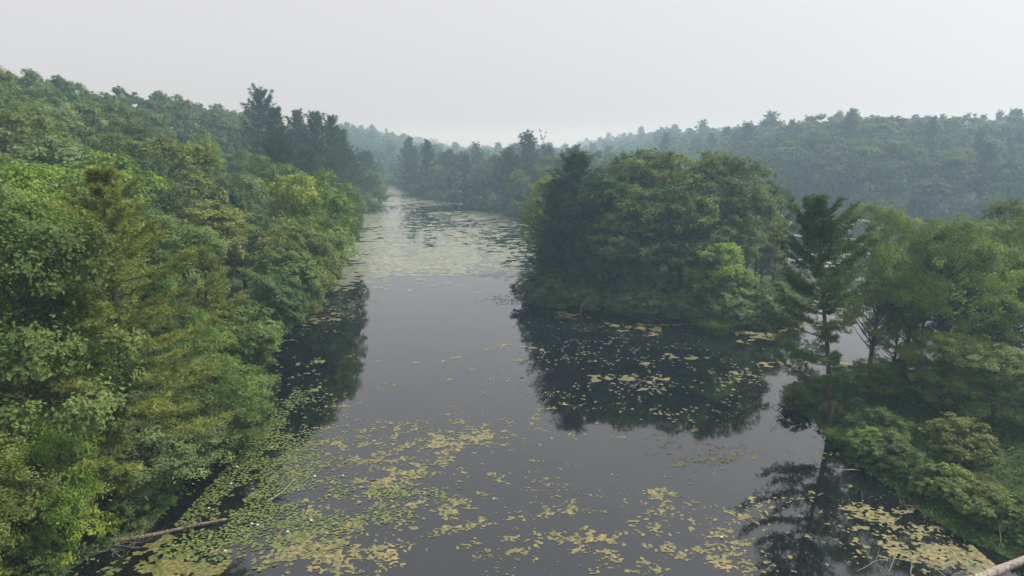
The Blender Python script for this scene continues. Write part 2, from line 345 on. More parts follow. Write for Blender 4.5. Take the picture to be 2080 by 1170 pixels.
def pine(seed, H=20., Rr=4.5, base=0.22, gap=0.8, per=5, twigs=9, tl=5, blades=6, bl=0.3, bw=0.05, irregular=0.35, top_round=0.5, rise=0.25, prune=None, lean=(0, 0), sides=8, dead=6, fan=1.0):
    r = np.random.default_rng(seed); wood, cr = Geo(), Geo()
    tt = np.linspace(0, 1, 12)
    bend = np.cumsum(r.normal(0, 0.012 * H / 12, (12, 2)), 0); bend[0] = 0
    pts = np.stack([lean[0] * tt ** 1.1 + bend[:, 0], lean[1] * tt + bend[:, 1], -0.4 + (H * 0.985 + 0.4) * tt], -1)
    r0 = 0.0135 * H; rad = r0 * (1 - 0.9 * tt) * (1 + 0.45 * np.exp(-tt * 18)) + 0.015
    wood.tube(pts, rad, sides)
    def trunk(z): return np.array([np.interp(z, pts[:, 2], pts[:, 0]), np.interp(z, pts[:, 2], pts[:, 1]), z])
    for k in range(dead):                            # short dead stubs below the crown
        z = H * r.uniform(base * 0.45, base + 0.15); a = r.uniform(0, 6.28); L = r.uniform(0.6, 2.0)
        p0 = trunk(z); dd = np.array([math.cos(a), math.sin(a), r.uniform(-.15, .15)])
        wood.tube([p0, p0 + dd * L * 0.5, p0 + dd * L + np.array([0, 0, -0.1])], [0.03, 0.02, 0.008], 4, cap=False)
    z = base * H
    while z < H * 0.985:
        t = (z - base * H) / (H - base * H)
        nb = max(3, int(round(per * r.uniform(0.75, 1.25)))); a0 = r.uniform(0, 6.28)
        for b in range(nb):
            az = a0 + b * 6.283 / nb + r.normal(0, 0.22)
            e = (0.55 + 0.45 * min(1, t / 0.22)) * (max(0.0, 1 - t ** (1.2 + top_round)) ** (0.95 - 0.45 * top_round)) + 0.06
            L = Rr * e * r.uniform(1 - irregular, 1 + irregular * 0.45)
            if prune is not None: L *= prune(t, az)
            if L < 0.25: continue
            el = R(2 + 46 * t ** 1.4) + r.normal(0, 0.10) + (r.uniform(-0.12, 0.05) if t < 0.3 else 0)
            q = np.linspace(0, 1, 6); hd = np.array([math.cos(az), math.sin(az), 0]); sdv = np.array([-math.sin(az), math.cos(az), 0])
            p0 = trunk(z + r.normal(0, gap * 0.18))
            bp = p0 + hd * (q * L * math.cos(el))[:, None] + np.array([0, 0, 1]) * (q * L * math.sin(el) - 0.10 * L * np.sin(q * math.pi) * (1 - t) + rise * L * q ** 3 * 0.6)[:, None] + sdv * (0.06 * L * r.normal() * q ** 2)[:, None]
            wood.tube(bp, np.linspace(0.011 * L + 0.012, 0.008, 6), 4, cap=False)
            start = r.uniform(0.18, 0.42) * (1 - 0.6 * t)
            nt_ = max(3, int(twigs * (0.4 + 0.6 * L / Rr)))
            s = np.clip(np.linspace(start, 1.0, nt_) + r.normal(0, 0.02, nt_), 0, 1)
            for side in (-1, 1):
                tlv = fan * L * (0.40 - 0.22 * s) * r.uniform(0.55, 1.2, nt_) + 0.18
                fw = unit(hd[None] * r.uniform(0.75, 1.25, nt_)[:, None] + side * sdv[None] * r.uniform(0.45, 0.95, nt_)[:, None] + np.array([0, 0, 1]) * (0.12 + 0.25 * t + r.normal(0, 0.1, nt_))[:, None])
                B = np.stack([np.interp(s, q, bp[:, kk]) for kk in range(3)], -1)
                qq = (np.arange(tl) + 0.7) / tl
                P = (B[:, None] + fw[:, None] * (qq[None] * tlv[:, None])[..., None]).reshape(-1, 3)
                P += r.normal(0, 0.05, P.shape); P[:, 2] += 0.05
                D = np.repeat(fw, tl, 0)
                n = len(P)
                dirs = unit(D[:, None] * 0.55 + np.array([0, 0, 0.38]) + rdirs(r, n * blades).reshape(n, blades, 3) * 0.75)
                dirs = dirs.reshape(-1, 3); PP = np.repeat(P, blades, 0); m = len(PP)
                ln = bl * r.uniform(0.7, 1.25, m)[:, None]
                wv = unit(np.cross(dirs, rdirs(r, m))) * bw * 0.5
                V = np.stack([PP - wv, PP + wv, PP + dirs * ln], 1).reshape(-1, 3)
                A = np.repeat(np.clip(0.55 * np.repeat(r.uniform(0, 1, n), blades) + 0.45 * r.uniform(0, 1), 0, 1), 3)
                cr.add(V, np.arange(m * 3).reshape(-1, 3), A)
        z += gap * r.uniform(0.75, 1.3) * (1 - 0.35 * t)
    return wood, cr

class Proto:
    def __init__(s, gens, H, Rr, leafmat, bark):
        s.H, s.R = H, Rr
        s.wood = gens[0].mesh('trunk', bark, True); s.crown = gens[1].mesh('crown', leafmat)
def BL(seed, **k): return Proto(broadleaf(seed, **k), k.get('H', 18.), k.get('Rr', 5.), M_LEAF, M_BARK)
def PN(seed, **k): return Proto(pine(seed, **k), k.get('H', 20.), k.get('Rr', 4.5), M_NEEDLE, M_PBARK)
near_oak = [BL(11 + k, leaves=38000, leaf=0.23, clumps=52, cb=0.16) for k in range(3)]
near_airy = [BL(31 + k, leaves=27000, leaf=0.21, clumps=56, cb=(0.24, 0.12, 0.28)[k], airy=0.42, aspect=0.5, H=16., flat=0.68, upright=(0.8, 0.7, 1.0)[k], droop=0.1, tufts=12) for k in range(3)]
near_low = [BL(41 + k, H=8., Rr=4.5, leaves=30000, leaf=0.22, aspect=0.36, droop=0.55, clumps=40, cb=0.1, stems=2, flat=0.5) for k in range(2)]
mid_oak = [BL(51 + k, leaves=16000, leaf=0.36, clumps=38, cb=0.2 + 0.05 * k) for k in range(5)]
mid_maple = [BL(61 + k, leaves=14000, leaf=0.36, clumps=40, cb=0.1, upright=0.9, flat=0.9, droop=0.0) for k in range(2)]
far_oak = [BL(71 + k, leaves=5200, leaf=0.72, clumps=32, cb=0.15, tufts=10, sides=5) for k in range(5)]
near_pine = [PN(81, H=20., Rr=5., base=0.1, twigs=11, tl=6, blades=7, bl=0.36, bw=0.045, gap=1.2, irregular=0.45, top_round=0.3, fan=0.8), PN(82, H=14., Rr=4.2, base=0.12, twigs=10, tl=5, blades=7, bl=0.34, bw=0.045, gap=0.95, per=4, top_round=0.2)]
mid_pine = [PN(91 + k, twigs=10, tl=4, blades=5, bl=0.45, bw=0.09, base=0.1, gap=1.1, per=5, irregular=0.5, top_round=0.9 - 0.25 * k, rise=0.45, fan=0.95) for k in range(3)]
dense_pine = [PN(191 + k, twigs=9, tl=4, blades=4, bl=0.46, bw=0.09, base=0.06, gap=0.9, per=5, irregular=0.5, top_round=0.6 - 0.2 * k, rise=0.35) for k in range(3)]
far_pine = [PN(95 + k, twigs=6, tl=3, blades=4, bl=0.75, bw=0.24, base=0.06, gap=1.3, per=5, irregular=0.55, top_round=1.0 - 0.2 * k, rise=0.45, fan=0.95, sides=5, dead=2) for k in range(4)]
shrubs = [BL(101 + k, H=3., Rr=1.9, leaves=7500, leaf=0.16, clumps=24, cb=0.0, stems=3, tufts=10, sides=5) for k in range(4)]
far_shrubs = [BL(111 + k, H=3., Rr=1.9, leaves=2200, leaf=0.34, clumps=18, cb=0.0, stems=2, tufts=9, sides=4) for k in range(3)]

def inst(name, proto, x, y, H, Rr, tint, label, cat, group=None, rot=None, z=None, tilt=(0, 0)):
    e = bpy.data.objects.new(name, None); COL.objects.link(e); e.empty_display_size = 0.3
    zz = float(terrain(np.array([x]), np.array([y]))[0]) if z is None else z
    e.location = (x, y, zz); e.rotation_euler = (tilt[0], tilt[1], rng.uniform(0, 6.28) if rot is None else rot)
    e.scale = (Rr / proto.R, Rr / proto.R, H / proto.H)
    a = obj('trunk', proto.wood, e); b = obj('crown', proto.crown, e)
    b.color = (*tint, 1); tag(e, label, cat, group)
    return e

T = dict(light=(0.125, 0.185, 0.062), spit=(0.130, 0.190, 0.046), dark=(0.058, 0.105, 0.040), mid=(0.092, 0.144, 0.045), olive=(0.125, 0.158, 0.048), bright=(0.125, 0.205, 0.042), yellow=(0.185, 0.245, 0.044),
         pale=(0.115, 0.165, 0.078), bluish=(0.070, 0.122, 0.050), pine=(0.044, 0.080, 0.040), pineolive=(0.172, 0.215, 0.062), pinemid=(0.062, 0.104, 0.046), emerald=(0.105, 0.19, 0.042))
def vt(t, s=0.12):
    c = np.array(T[t]) * np.array((1.18, 1.13, 1.0)) * rng.uniform(1 - s, 1 + s) * rng.uniform(1 - s * 0.25, 1 + s * 0.25, 3); return tuple(c)
placed = [(-23.0, 34.5, 3.6), (-27.0, 33.0, 3.0), (-23.5, 38.0, 4.0), (-20.0, 43.0, 4.0)]                                          # (x, y, r) of trees already standing
def hero(name, proto, px, Y, top, Rr, tint, label, cat, group=None, rot=None, tilt=(0, 0)):
    zt = height_at(Y, top); X = x_at(px, Y, zt); tr_ = 0
    while Y > 70 and float(shore(np.array([X]), np.array([Y]))[0]) < 1.2 and tr_ < 30:
        Y += 2; tr_ += 1; zt = height_at(Y, top); X = x_at(px, Y, zt)
    g = float(terrain(np.array([X]), np.array([Y]))[0]); g = max(g, 0.0)
    placed.append((X, Y, Rr)); return inst(name, proto, X, Y, max(1.0, zt - g), Rr, vt(tint, .05), label, cat, group, rot, g, tilt)

# ------------------------------------------------------------------ trees that can be singled out
# left bank, front
hero('white_pine', near_pine[0], 200, 41.5, 352, 6.4, 'pineolive', 'tall olive-green white pine with bare grey trunk near the left edge', 'tree', rot=0.4)
hero('broadleaf_tree', near_oak[0], -20, 37, 330, 5.6, 'mid', 'big leafy tree cut off by the left edge of the picture', 'tree')
hero('broadleaf_tree', near_oak[2], -45, 47, 290, 5.5, 'bright', 'bright green tree behind the leafy tree at the left edge', 'tree')
hero('leaning_tree', near_low[0], 390, 49, 735, 5.0, 'mid', 'low spreading tree leaning over the lily pads, beside the olive pine', 'tree', rot=0.3, tilt=(0, 0.12))
hero('leaning_tree', near_low[1], 300, 42.5, 850, 4.6, 'pale', 'low drooping tree above the long fallen log', 'tree', rot=1.9, tilt=(0, 0.1))
hero('sapling', near_low[1], 25, 34.5, 850, 3.2, 'bright', 'fresh green sapling at the left edge, under the big leafy tree', 'tree')
hero('young_tree', near_low[0], 385, 57, 640, 3.1, 'emerald', 'vivid emerald young tree between two pines on the left bank', 'tree')
hero('young_pine', near_pine[1], 410, 63, 505, 4.4, 'pineolive', 'smaller pine with flat layered boughs behind the emerald young tree', 'tree', rot=2.2)
hero('oak_tree', mid_oak[0], 330, 96, 262, 6.3, 'olive', 'rounded olive oak high on the left slope', 'tree')
hero('oak_tree', mid_oak[1], 190, 74, 288, 6.5, 'bright', 'large bright green oak above the olive pine', 'tree')
hero('oak_tree', mid_oak[2], 80, 66, 300, 6.0, 'bright', 'bright green oak near the left edge, next to the large bright one', 'tree')
hero('oak_tree', mid_oak[3], 20, 92, 212, 6.5, 'olive', 'olive-brown oak near the left edge, halfway up the hill', 'tree')
hero('oak_tree', near_oak[1], 300, 64, 400, 5.0, 'mid', 'dark-hollowed oak just right of the olive pine top', 'tree')
hero('oak_tree', mid_oak[4], 400, 82, 395, 5.6, 'olive', 'grey-green oak in the middle of the left slope', 'tree')
hero('oak_tree', mid_oak[1], 490, 92, 420, 5.6, 'mid', 'round oak on the left bank below the yellow-green maple', 'tree')
hero('maple_tree', mid_maple[0], 590, 102, 328, 5.6, 'yellow', 'sunlit yellow-green maple on the left bank', 'tree')
hero('maple_tree', mid_maple[1], 648, 112, 338, 4.4, 'bright', 'light green upright maple right of the yellow-green maple', 'tree')
hero('maple_tree', mid_maple[0], 505, 112, 340, 3.6, 'pale', 'slim pale maple left of the yellow-green maple', 'tree')
hero('maple_tree', mid_maple[1], 410, 125, 272, 3.8, 'yellow', 'slim light maple high on the left slope', 'tree')
pines_l = [(527, 196, 174, 5.2, 'tallest pine on the left skyline with fan-shaped top'), (556, 188, 204, 4.6, 'pine just right of the tallest pine on the skyline'),
           (602, 215, 209, 4.8, 'pale pine in the gap of the left skyline pines'), (640, 186, 218, 5.0, 'dark pine in the middle of the riverside pine group'),
           (672, 205, 221, 4.6, 'riverside pine right of the dark middle one'), (692, 196, 248, 4.6, 'last tall pine of the group above the river bend'),
           (566, 150, 258, 4.2, 'dark pointed pine in front of the skyline pines'), (712, 232, 300, 4.4, 'lower pine where the left bank meets the river bend'),
           (746, 300, 291, 4.2, 'lone pine top at the far end of the left bank'), (620, 168, 290, 4.6, 'dark pine in front of the riverside pine group'), (668, 172, 310, 4.6, 'lower dark pine nearest the river in the pine group')]
for k, (px, Y, top, rr, lab) in enumerate(pines_l):
    hero('white_pine', (mid_pine + dense_pine)[(k * 2) % 6] if k != 3 else dense_pine[0], px, Y, top + 16, rr * 1.3, 'pine', lab, 'tree', 'pines on the left bank')
hero('maple_tree', mid_maple[0], 705, 178, 362, 4.0, 'mid', 'round green tree under the riverside pines', 'tree')
hero('oak_tree', mid_oak[2], 750, 235, 340, 5.2, 'bluish', 'hazy green oak at the end of the left bank', 'tree')
hero('oak_tree', mid_oak[3], 728, 205, 380, 4.2, 'mid', 'low bushy tree at the water on the end of the left bank', 'tree')
def bank_hero(name, proto, px, Y, top, Rr, tint, label, group):
    zt = height_at(Y, top); Xt = x_at(px, Y, zt); xb = Xt
    while float(shore(np.array([xb]), np.array([Y]))[0]) < 0.7 and xb > Xt - 7: xb -= 0.3
    g = max(0.0, float(terrain(np.array([xb]), np.array([Y]))[0])); th = min(R(24), math.atan2(Xt - xb, zt - g))
    placed.append((xb, Y, Rr)); inst(name, proto, xb, Y, math.hypot(Xt - xb, zt - g), Rr, vt(tint, .05), label, 'tree', group, 0.0, g, (0, th))
bank_t = [(694, 112, 372, 4.4, 'dark', 'dark leaning tree nearest the pale snag'), (682, 102, 380, 4.6, 'bright', 'light green tree leaning out beside the yellow-green maple'), (660, 92, 425, 4.4, 'mid', 'tree leaning over the water below the yellow-green maple'), (640, 84, 455, 4.2, 'olive', 'olive tree leaning over the left waterline'), (612, 77, 500, 4.0, 'mid', 'leaning tree in the middle of the left waterline'), (575, 70, 545, 3.8, 'dark', 'dark leaning tree above the shaded water'), (700, 128, 385, 4.6, 'dark', 'dark leaning tree before the river narrows'), (520, 63, 615, 3.4, 'mid', 'low leaning tree next to the layered pine'), (716, 150, 370, 4.6, 'mid', 'leaning tree under the riverside pines')]
for k, (px, Y, top, rr, tn, lab) in enumerate(bank_t):
    bank_hero('bank_tree', mid_oak[k % 5] if k != 1 else mid_maple[1], px, Y, top, rr, tn, lab, 'trees leaning over the left waterline')
# island
hero('white_pine', dense_pine[0], 1172, 103, 318, 6.2, 'pine', 'tall dark layered pine on the left side of the island', 'tree', 'island pines', rot=1.0)
hero('white_pine', dense_pine[1], 1134, 102, 366, 5.2, 'pine', 'lower dark pine at the left end of the island', 'tree', 'island pines')
hero('white_pine', dense_pine[2], 1212, 97, 372, 5.0, 'pine', 'dark pine in front of the tall island pine', 'tree', 'island pines')
hero('white_pine', dense_pine[0], 1118, 97, 470, 3.8, 'pine', 'small dark pine on the island nearest the river', 'tree', 'island pines')
hero('maple_tree', mid_maple[1], 1108, 116, 350, 4.4, 'yellow', 'pale yellow-green tree peeking out behind the island pines', 'tree')
isl = [(1262, 103, 296, 5.2, 'mid'), (1330, 106, 286, 5.6, 'mid'), (1395, 102, 290, 5.6, 'olive'), (1455, 101, 294, 5.6, 'mid'), (1510, 101, 318, 5.2, 'mid'), (1548, 103, 372, 4.6, 'olive'),
       (1232, 99, 340, 4.4, 'dark'), (1300, 97, 356, 4.8, 'mid'), (1365, 96, 366, 4.8, 'dark'), (1430, 95, 384, 4.8, 'mid'), (1490, 96, 386, 4.6, 'mid'), (1556, 101, 445, 3.8, 'olive'), (1250, 94, 440, 3.8, 'dark'), (1335, 93.5, 455, 4.0, 'dark'), (1400, 93, 470, 4.0, 'dark')]
isl_l = ['oak at the left of the island crown, next to the tall pine', 'highest oak in the middle of the island', 'second oak from the island summit to the right', 'broad oak on the right shoulder of the island', 'oak on the right flank of the island', 'last big oak at the right end of the island',
         'dark oak tucked behind the island pines', 'front oak under the island summit', 'dark oak in the shaded middle of the island', 'shaded oak right of the island middle', 'front oak on the right side of the island', 'small pale tree at the right end of the island', 'dark understorey oak beside the island pines', 'dark understorey oak in the middle of the island', 'dark understorey oak behind the light maple on the island']
for k, (a, lab) in enumerate(zip(isl, isl_l)):
    hero('oak_tree', mid_oak[k % 5], a[0], a[1], a[2], a[3], a[4], lab, 'tree', 'oaks on the island')
hero('maple_tree', mid_maple[0], 1465, 88.8, 478, 4.4, 'bright', 'light green maple standing at the water on the island front', 'tree')
hero('small_tree', mid_maple[1], 1292, 94, 488, 2.6, 'pale', 'thin grey-green tree in front of the dark island middle', 'tree')
hero('young_tree', mid_maple[0], 1168, 94, 536, 1.7, 'pale', 'small light young tree at the left island shore', 'tree')
# spit on the right
def prune_r(t, az):
    left = math.cos(az) < 0
    if t < 0.5: return 1.05 if left else 0.22
    return 1.0 if left else 0.92
zt = height_at(53.5, 418); bx, by = ground(1690, 868, 0.3)
lean = x_at(1660, by, zt) - bx
pr = PN(301, H=zt - 0.3, Rr=4.6, base=0.17, twigs=13, tl=6, blades=8, bl=0.32, bw=0.045, gap=1.1, per=5, irregular=0.55, top_round=0.75, rise=0.4, fan=1.0, prune=prune_r, lean=(lean, 0.0), dead=9)
inst('white_pine', pr, bx, by, zt - 0.3, 4.6, vt('pinemid', .02), 'tall white pine with bare lower trunk at the tip of the right spit', 'tree', rot=0.0, z=0.3)
placed.append((bx, by, 3.5))
sp_l = [(1800, 60, 408, 4.4, 0, 'spit', 'airy tree with dark forked trunks right of the tall spit pine'), (1872, 63, 440, 4.4, 2, 'mid', 'airy tree in the middle of the right spit'),
        (1962, 57.5, 402, 4.8, 2, 'spit', 'tall yellow-green airy tree on the right spit'), (2050, 60, 412, 4.6, 1, 'spit', 'yellow-green tree near the right edge of the picture'),
        (2078, 67, 392, 4.6, 0, 'mid', 'darker tree top behind the yellow-green ones at the right edge'), (1905, 66, 415, 3.8, 1, 'pale', 'thin pale tree behind the airy trees on the right spit'), (2010, 65, 420, 4.6, 2, 'mid', 'green tree between the two tall trees at the right edge'), (1838, 65, 545, 3.0, 1, 'mid', 'low tree behind the dark forked trunks on the spit'), (1985, 63, 570, 3.0, 1, 'spit', 'low green tree under the tall yellow-green spit tree'), (2075, 62, 560, 3.2, 1, 'mid', 'low tree under the tall ones at the right edge')]
for px, Y, top, rr, k, tn, lab in sp_l:
    hero('airy_tree', near_airy[k], px, Y, top, rr, tn, lab, 'tree', 'airy trees on the right spit')
for k, (px, Y, top, rr) in enumerate([(2200, 61, 430, 4.6), (2330, 66, 410, 4.8), (2270, 56, 560, 3.6), (2420, 58, 470, 4.6), (2180, 50, 720, 2.6), (2360, 48, 640, 3.4)]):
    hero('airy_tree', near_airy[k % 3], px, Y, top, rr, ('spit', 'mid', 'light')[k % 3], 'tree on the spit beyond the right edge of the picture', 'tree', 'trees on the spit beyond the right edge')
hero('bushy_tree', near_oak[1], 1925, 54, 660, 3.0, 'spit', 'bushy dark tree below the airy trees on the right spit', 'tree')
hero('bushy_tree', near_oak[2], 2040, 51, 690, 3.2, 'light', 'bushy olive tree at the right edge below the tall trees', 'tree')
hero('bushy_tree', near_oak[0], 1795, 57, 720, 2.0, 'spit', 'small dark bushy tree beside the trunk of the spit pine', 'tree')
# far middle bank
hero('white_pine', far_pine[0], 1072, 262, 276, 5.6, 'pine', 'big pine standing above the middle far bank', 'tree')
hero('white_pine', far_pine[1], 1158, 240, 308, 4.5, 'pine', 'pine top just left of the island summit on the far bank', 'tree')
hero('white_pine', far_pine[2], 830, 330, 282, 5.5, 'pine', 'pine at the left end of the middle far bank', 'tree')
hero('white_pine', far_pine[3], 868, 300, 285, 5.0, 'pine', 'second pine from the left end of the middle far bank', 'tree')
hero('maple_tree', mid_maple[0], 888, 262, 330, 5.0, 'pale', 'light green tree at the water on the middle far bank', 'tree')
hero('maple_tree', mid_maple[1], 985, 250, 325, 5.0, 'pale', 'light green tree in the centre of the middle far bank', 'tree')
hero('white_pine', far_pine[1], 1352, 330, 274, 4.0, 'pine', 'single pine at the left foot of the hazy right hill', 'tree')
hero('white_pine', far_pine[2], 1645, 385, 238, 8.0, 'pine', 'broad pine on the crest of the hazy right hill', 'tree')
hero('white_pine', far_pine[0], 1935, 330, 250, 6.5, 'pine', 'tall pine on the right part of the hazy hill', 'tree')

# ------------------------------------------------------------------ the forest between them
def scatter(x0, x1, y0, y1, spacing, test, tries=1.6):
    n = int((x1 - x0) * (y1 - y0) / spacing ** 2 * tries * 2.2)
    X, Y = rng.uniform(x0, x1, n), rng.uniform(y0, y1, n); ok = test(X, Y)
    X, Y = X[ok], Y[ok]; keep = []; cell = {}
    for x, y in zip(X, Y):
        c = (int(x // spacing), int(y // spacing)); bad = False
        for dx in (-1, 0, 1):
            for dy in (-1, 0, 1):
                for (a, b) in cell.get((c[0] + dx, c[1] + dy), ()):
                    if (a - x) ** 2 + (b - y) ** 2 < spacing ** 2: bad = True
        if bad: continue
        cell.setdefault(c, []).append((x, y)); keep.append((x, y))
    return keep
def clear_of(x, y, f=0.62):
    return all((x - a) ** 2 + (y - b) ** 2 > (f * (r_ + 3.5)) ** 2 for a, b, r_ in placed)
lbx = lambda y: np.interp(y, bank_y, bank_x)
words = dict(light='light green', dark='dark green', mid='mid green', olive='olive green', bright='bright green', yellow='yellow-green', pale='pale green', bluish='blue-green', pine='dark')
fill = []
# left hill
def t_left(x, y): return (shore(x, y) > 1.8) & (x < lbx(y)) & (x > -0.80 * y - 6) & (x > lbx(y) - 110)
for x, y in scatter(-130, -14, 26, 130, 6.1, t_left): fill.append((x, y, 'left'))
for x, y in scatter(-165, -20, 130, 330, 7.6, t_left): fill.append((x, y, 'left'))
def t_mid(x, y): return (shore(x, y) > 2.5) & (x > lbx(y) + 5) & (x < 56) & (y < 470) & (y > 195)
for x, y in scatter(-110, 60, 195, 400, 8.0, t_mid): fill.append((x, y, 'middle'))
def t_right(x, y): return (shore(x, y) > 2.5) & (x > 60) & (x < 0.80 * y + 8)
for x, y in scatter(90, 340, 190, 400, 8.6, t_right): fill.append((x, y, 'right'))
for x, y in scatter(0, 50, 92, 142, 6.5, lambda x, y: (shore(x, y) > 2.5) & (seg_dist(x, y, island) > 2)): fill.append((x, y, 'island'))
trees = []
for x, y, zone in fill:
    if not clear_of(x, y): continue
    s = float(shore(np.array([x]), np.array([y]))[0])
    pine_p = {'left': (0.5 if (y > 165 and s < 26) else 0), 'middle': 0.2, 'right': 0.08 + (0.28 if y > 330 else 0), 'island': 0.15}[zone]
    hsc = 0.62 + 0.38 * min(1, s / 8.0)
    if zone == 'left' and y < 70: hsc *= 0.8
    if rng.uniform() < pine_p:
        H = rng.uniform(17, 22.5) * hsc; rr = rng.uniform(3.6, 5.4) * (0.6 + 0.4 * hsc)
        p = (mid_pine[rng.integers(3)] if y < 200 else far_pine[rng.integers(4)]); tn = 'pine'; kind = 'white_pine'; kw = 'pine'
    else:
        H = rng.uniform(15.5, 20) * hsc; rr = rng.uniform(3.5, 5.2) * (0.6 + 0.4 * hsc) * (1.22 if zone == 'right' else 1.0)
        if zone == 'left': tn = str(rng.choice(['dark', 'mid', 'olive', 'bright', 'pale', 'bluish'], p=[.2, .33, .24, .08, .06, .09]))
        if tn == 'bluish' and y < 80: tn = 'mid'
        else: tn = str(rng.choice(['dark', 'mid', 'olive', 'pale', 'bluish'], p=[.25, .4, .12, .08, .15]))
        p = near_oak[rng.integers(3)] if y < 62 else (mid_oak[rng.integers(5)] if y < 185 else far_oak[rng.integers(5)]); kind = 'oak_tree'; kw = 'oak'
        if tn in ('pale', 'bright'): kind = 'maple_tree'; kw = 'maple'
    if zone == 'island': H = min(H, 17)
    where = {'left': ('at the left bank' if s < 9 else ('on the lower left slope' if s < 32 else 'high on the left hill')),
             'middle': 'on the middle far bank', 'right': ('at the right hill foot' if s < 40 else 'on the hazy right hill'), 'island': 'inside the island'}[zone]
    trees.append([x, y, H, rr, p, tn, kind, kw, where]); placed.append((x, y, rr * 0.6))
# leave out what the photograph shows nothing of: nearer crowns and the hill hide it
zb_ = np.zeros((150, 320), bool); yy_, xx_ = np.mgrid[0:150, 0:320]
occ = [(a, b, r_ * 0.9, None) for a, b, r_ in placed[:len(placed) - len(trees)]]
cand = sorted([(t[1], k) for k, t in enumerate(trees)]); hero_q = sorted([(b, a, r_) for a, b, r_, _ in occ]); hi = 0; seen = {}
def ell(x, y, z0, z1, rr, f):
    px, p0 = to_px(x, y, z0); _, p1 = to_px(x, y, z1); rp = FPX * rr / y; cxp, cyp = (px + 400) / 9.0, (p0 + p1) / 18.0
    return ((xx_ - cxp) / max(rp * f / 9, .6)) ** 2 + ((yy_ - cyp) / max(abs(p0 - p1) * f / 18, .6)) ** 2 < 1
for yv, k in cand:
    x, y, H, rr = trees[k][:4]; g0 = float(terrain(np.array([x]), np.array([y]))[0])
    t_ = ell(x, y, g0 + H * .1, g0 + H, rr, 1.05); vis = int((t_ & ~zb_).sum()); seen[k] = vis
    zb_ |= ell(x, y, g0 + H * .15, g0 + H, rr, 0.8)
trees = [t for k, t in enumerate(trees) if seen[k] >= 3 or t[1] < 55]
LAND = [(200, 352, 'the olive pine'), (585, 330, 'the sunlit maple'), (330, 262, 'the rounded olive oak'), (527, 174, 'the tallest skyline pine'), (190, 288, 'the large bright oak'), (640, 300, 'the riverside pines'), (745, 291, 'the river bend'), (20, 212, 'the left edge'), (1072, 268, 'the big far bank pine'), (890, 330, 'the light far bank tree'), (830, 282, 'the river mouth'), (1330, 296, 'the island summit'), (1645, 238, 'the broad crest pine'), (1935, 250, 'the tall hill pine'), (2080, 260, 'the right edge'), (1580, 430, 'the island right end'), (1760, 440, 'the spit pine top')]
LAND_SHRUB = [(1690, 850, 'the spit pine'), (1178, 620, 'the forked dead branch'), (1456, 660, 'the bright tussock'), (240, 1090, 'the fallen log'), (2050, 1100, 'the big pale log'), (690, 570, 'the leaning snag'), (420, 800, 'the leaning tree'), (110, 1050, 'the yellow-green bush'), (1850, 950, 'the spit waterline'), (1960, 860, 'the tall olive shrub'), (1560, 640, 'the island right end'), (1320, 620, 'the thin island tree'), (780, 400, 'the river bend'), (590, 640, 'the bare bank trunk'), (900, 400, 'the fallen far treetop'), (1040, 430, 'the big far pine'), (1700, 430, 'the spit pine top'), (2000, 430, 'the right edge'), (1900, 720, 'the spit trees')]
ORD = ['', 'second ', 'third ', 'fourth ', 'fifth ', 'sixth ', 'seventh ', 'eighth ', 'ninth ', 'tenth ', 'eleventh ', 'twelfth ', 'thirteenth ', 'fourteenth ', 'fifteenth ', 'sixteenth ', 'seventeenth ', 'eighteenth ', 'nineteenth ', 'twentieth ']
def rank_labels(items):
    """items: (px, py, noun, where) -> labels that count outwards from a landmark"""
    near = [min(range(len(LAND)), key=lambda q: (LAND[q][0] - a[0]) ** 2 + 2.0 * (LAND[q][1] - a[1]) ** 2) for a in items]; outl = [None] * len(items); groups_ = {}
    for k, a in enumerate(items): groups_.setdefault((a[2], a[3], near[k]), []).append(k)
    for (noun, wh, q), ks in groups_.items():
        ks.sort(key=lambda k: (LAND[q][0] - items[k][0]) ** 2 + (LAND[q][1] - items[k][1]) ** 2)
        for n_, k in enumerate(ks): outl[k] = f'{noun} {wh}, {ORD[min(n_, 19)]}nearest to {LAND[q][2]}'
    return outl
tl_items = []
for t in trees:
    g0 = float(terrain(np.array([t[0]]), np.array([t[1]]))[0]); px, py = to_px(t[0], t[1], g0 + t[2] * 0.85); tl_items.append((float(px), float(py), f'{words[t[5]]} {t[7]}', t[8]))
cnt = {}
for t, lab in zip(trees, rank_labels(tl_items)):
    inst(t[6], t[4], t[0], t[1], t[2], t[3], vt(t[5], .26), lab, 'tree', f'{t[7]}s {t[8]}'); cnt[t[6]] = cnt.get(t[6], 0) + 1
print('FOREST', cnt)

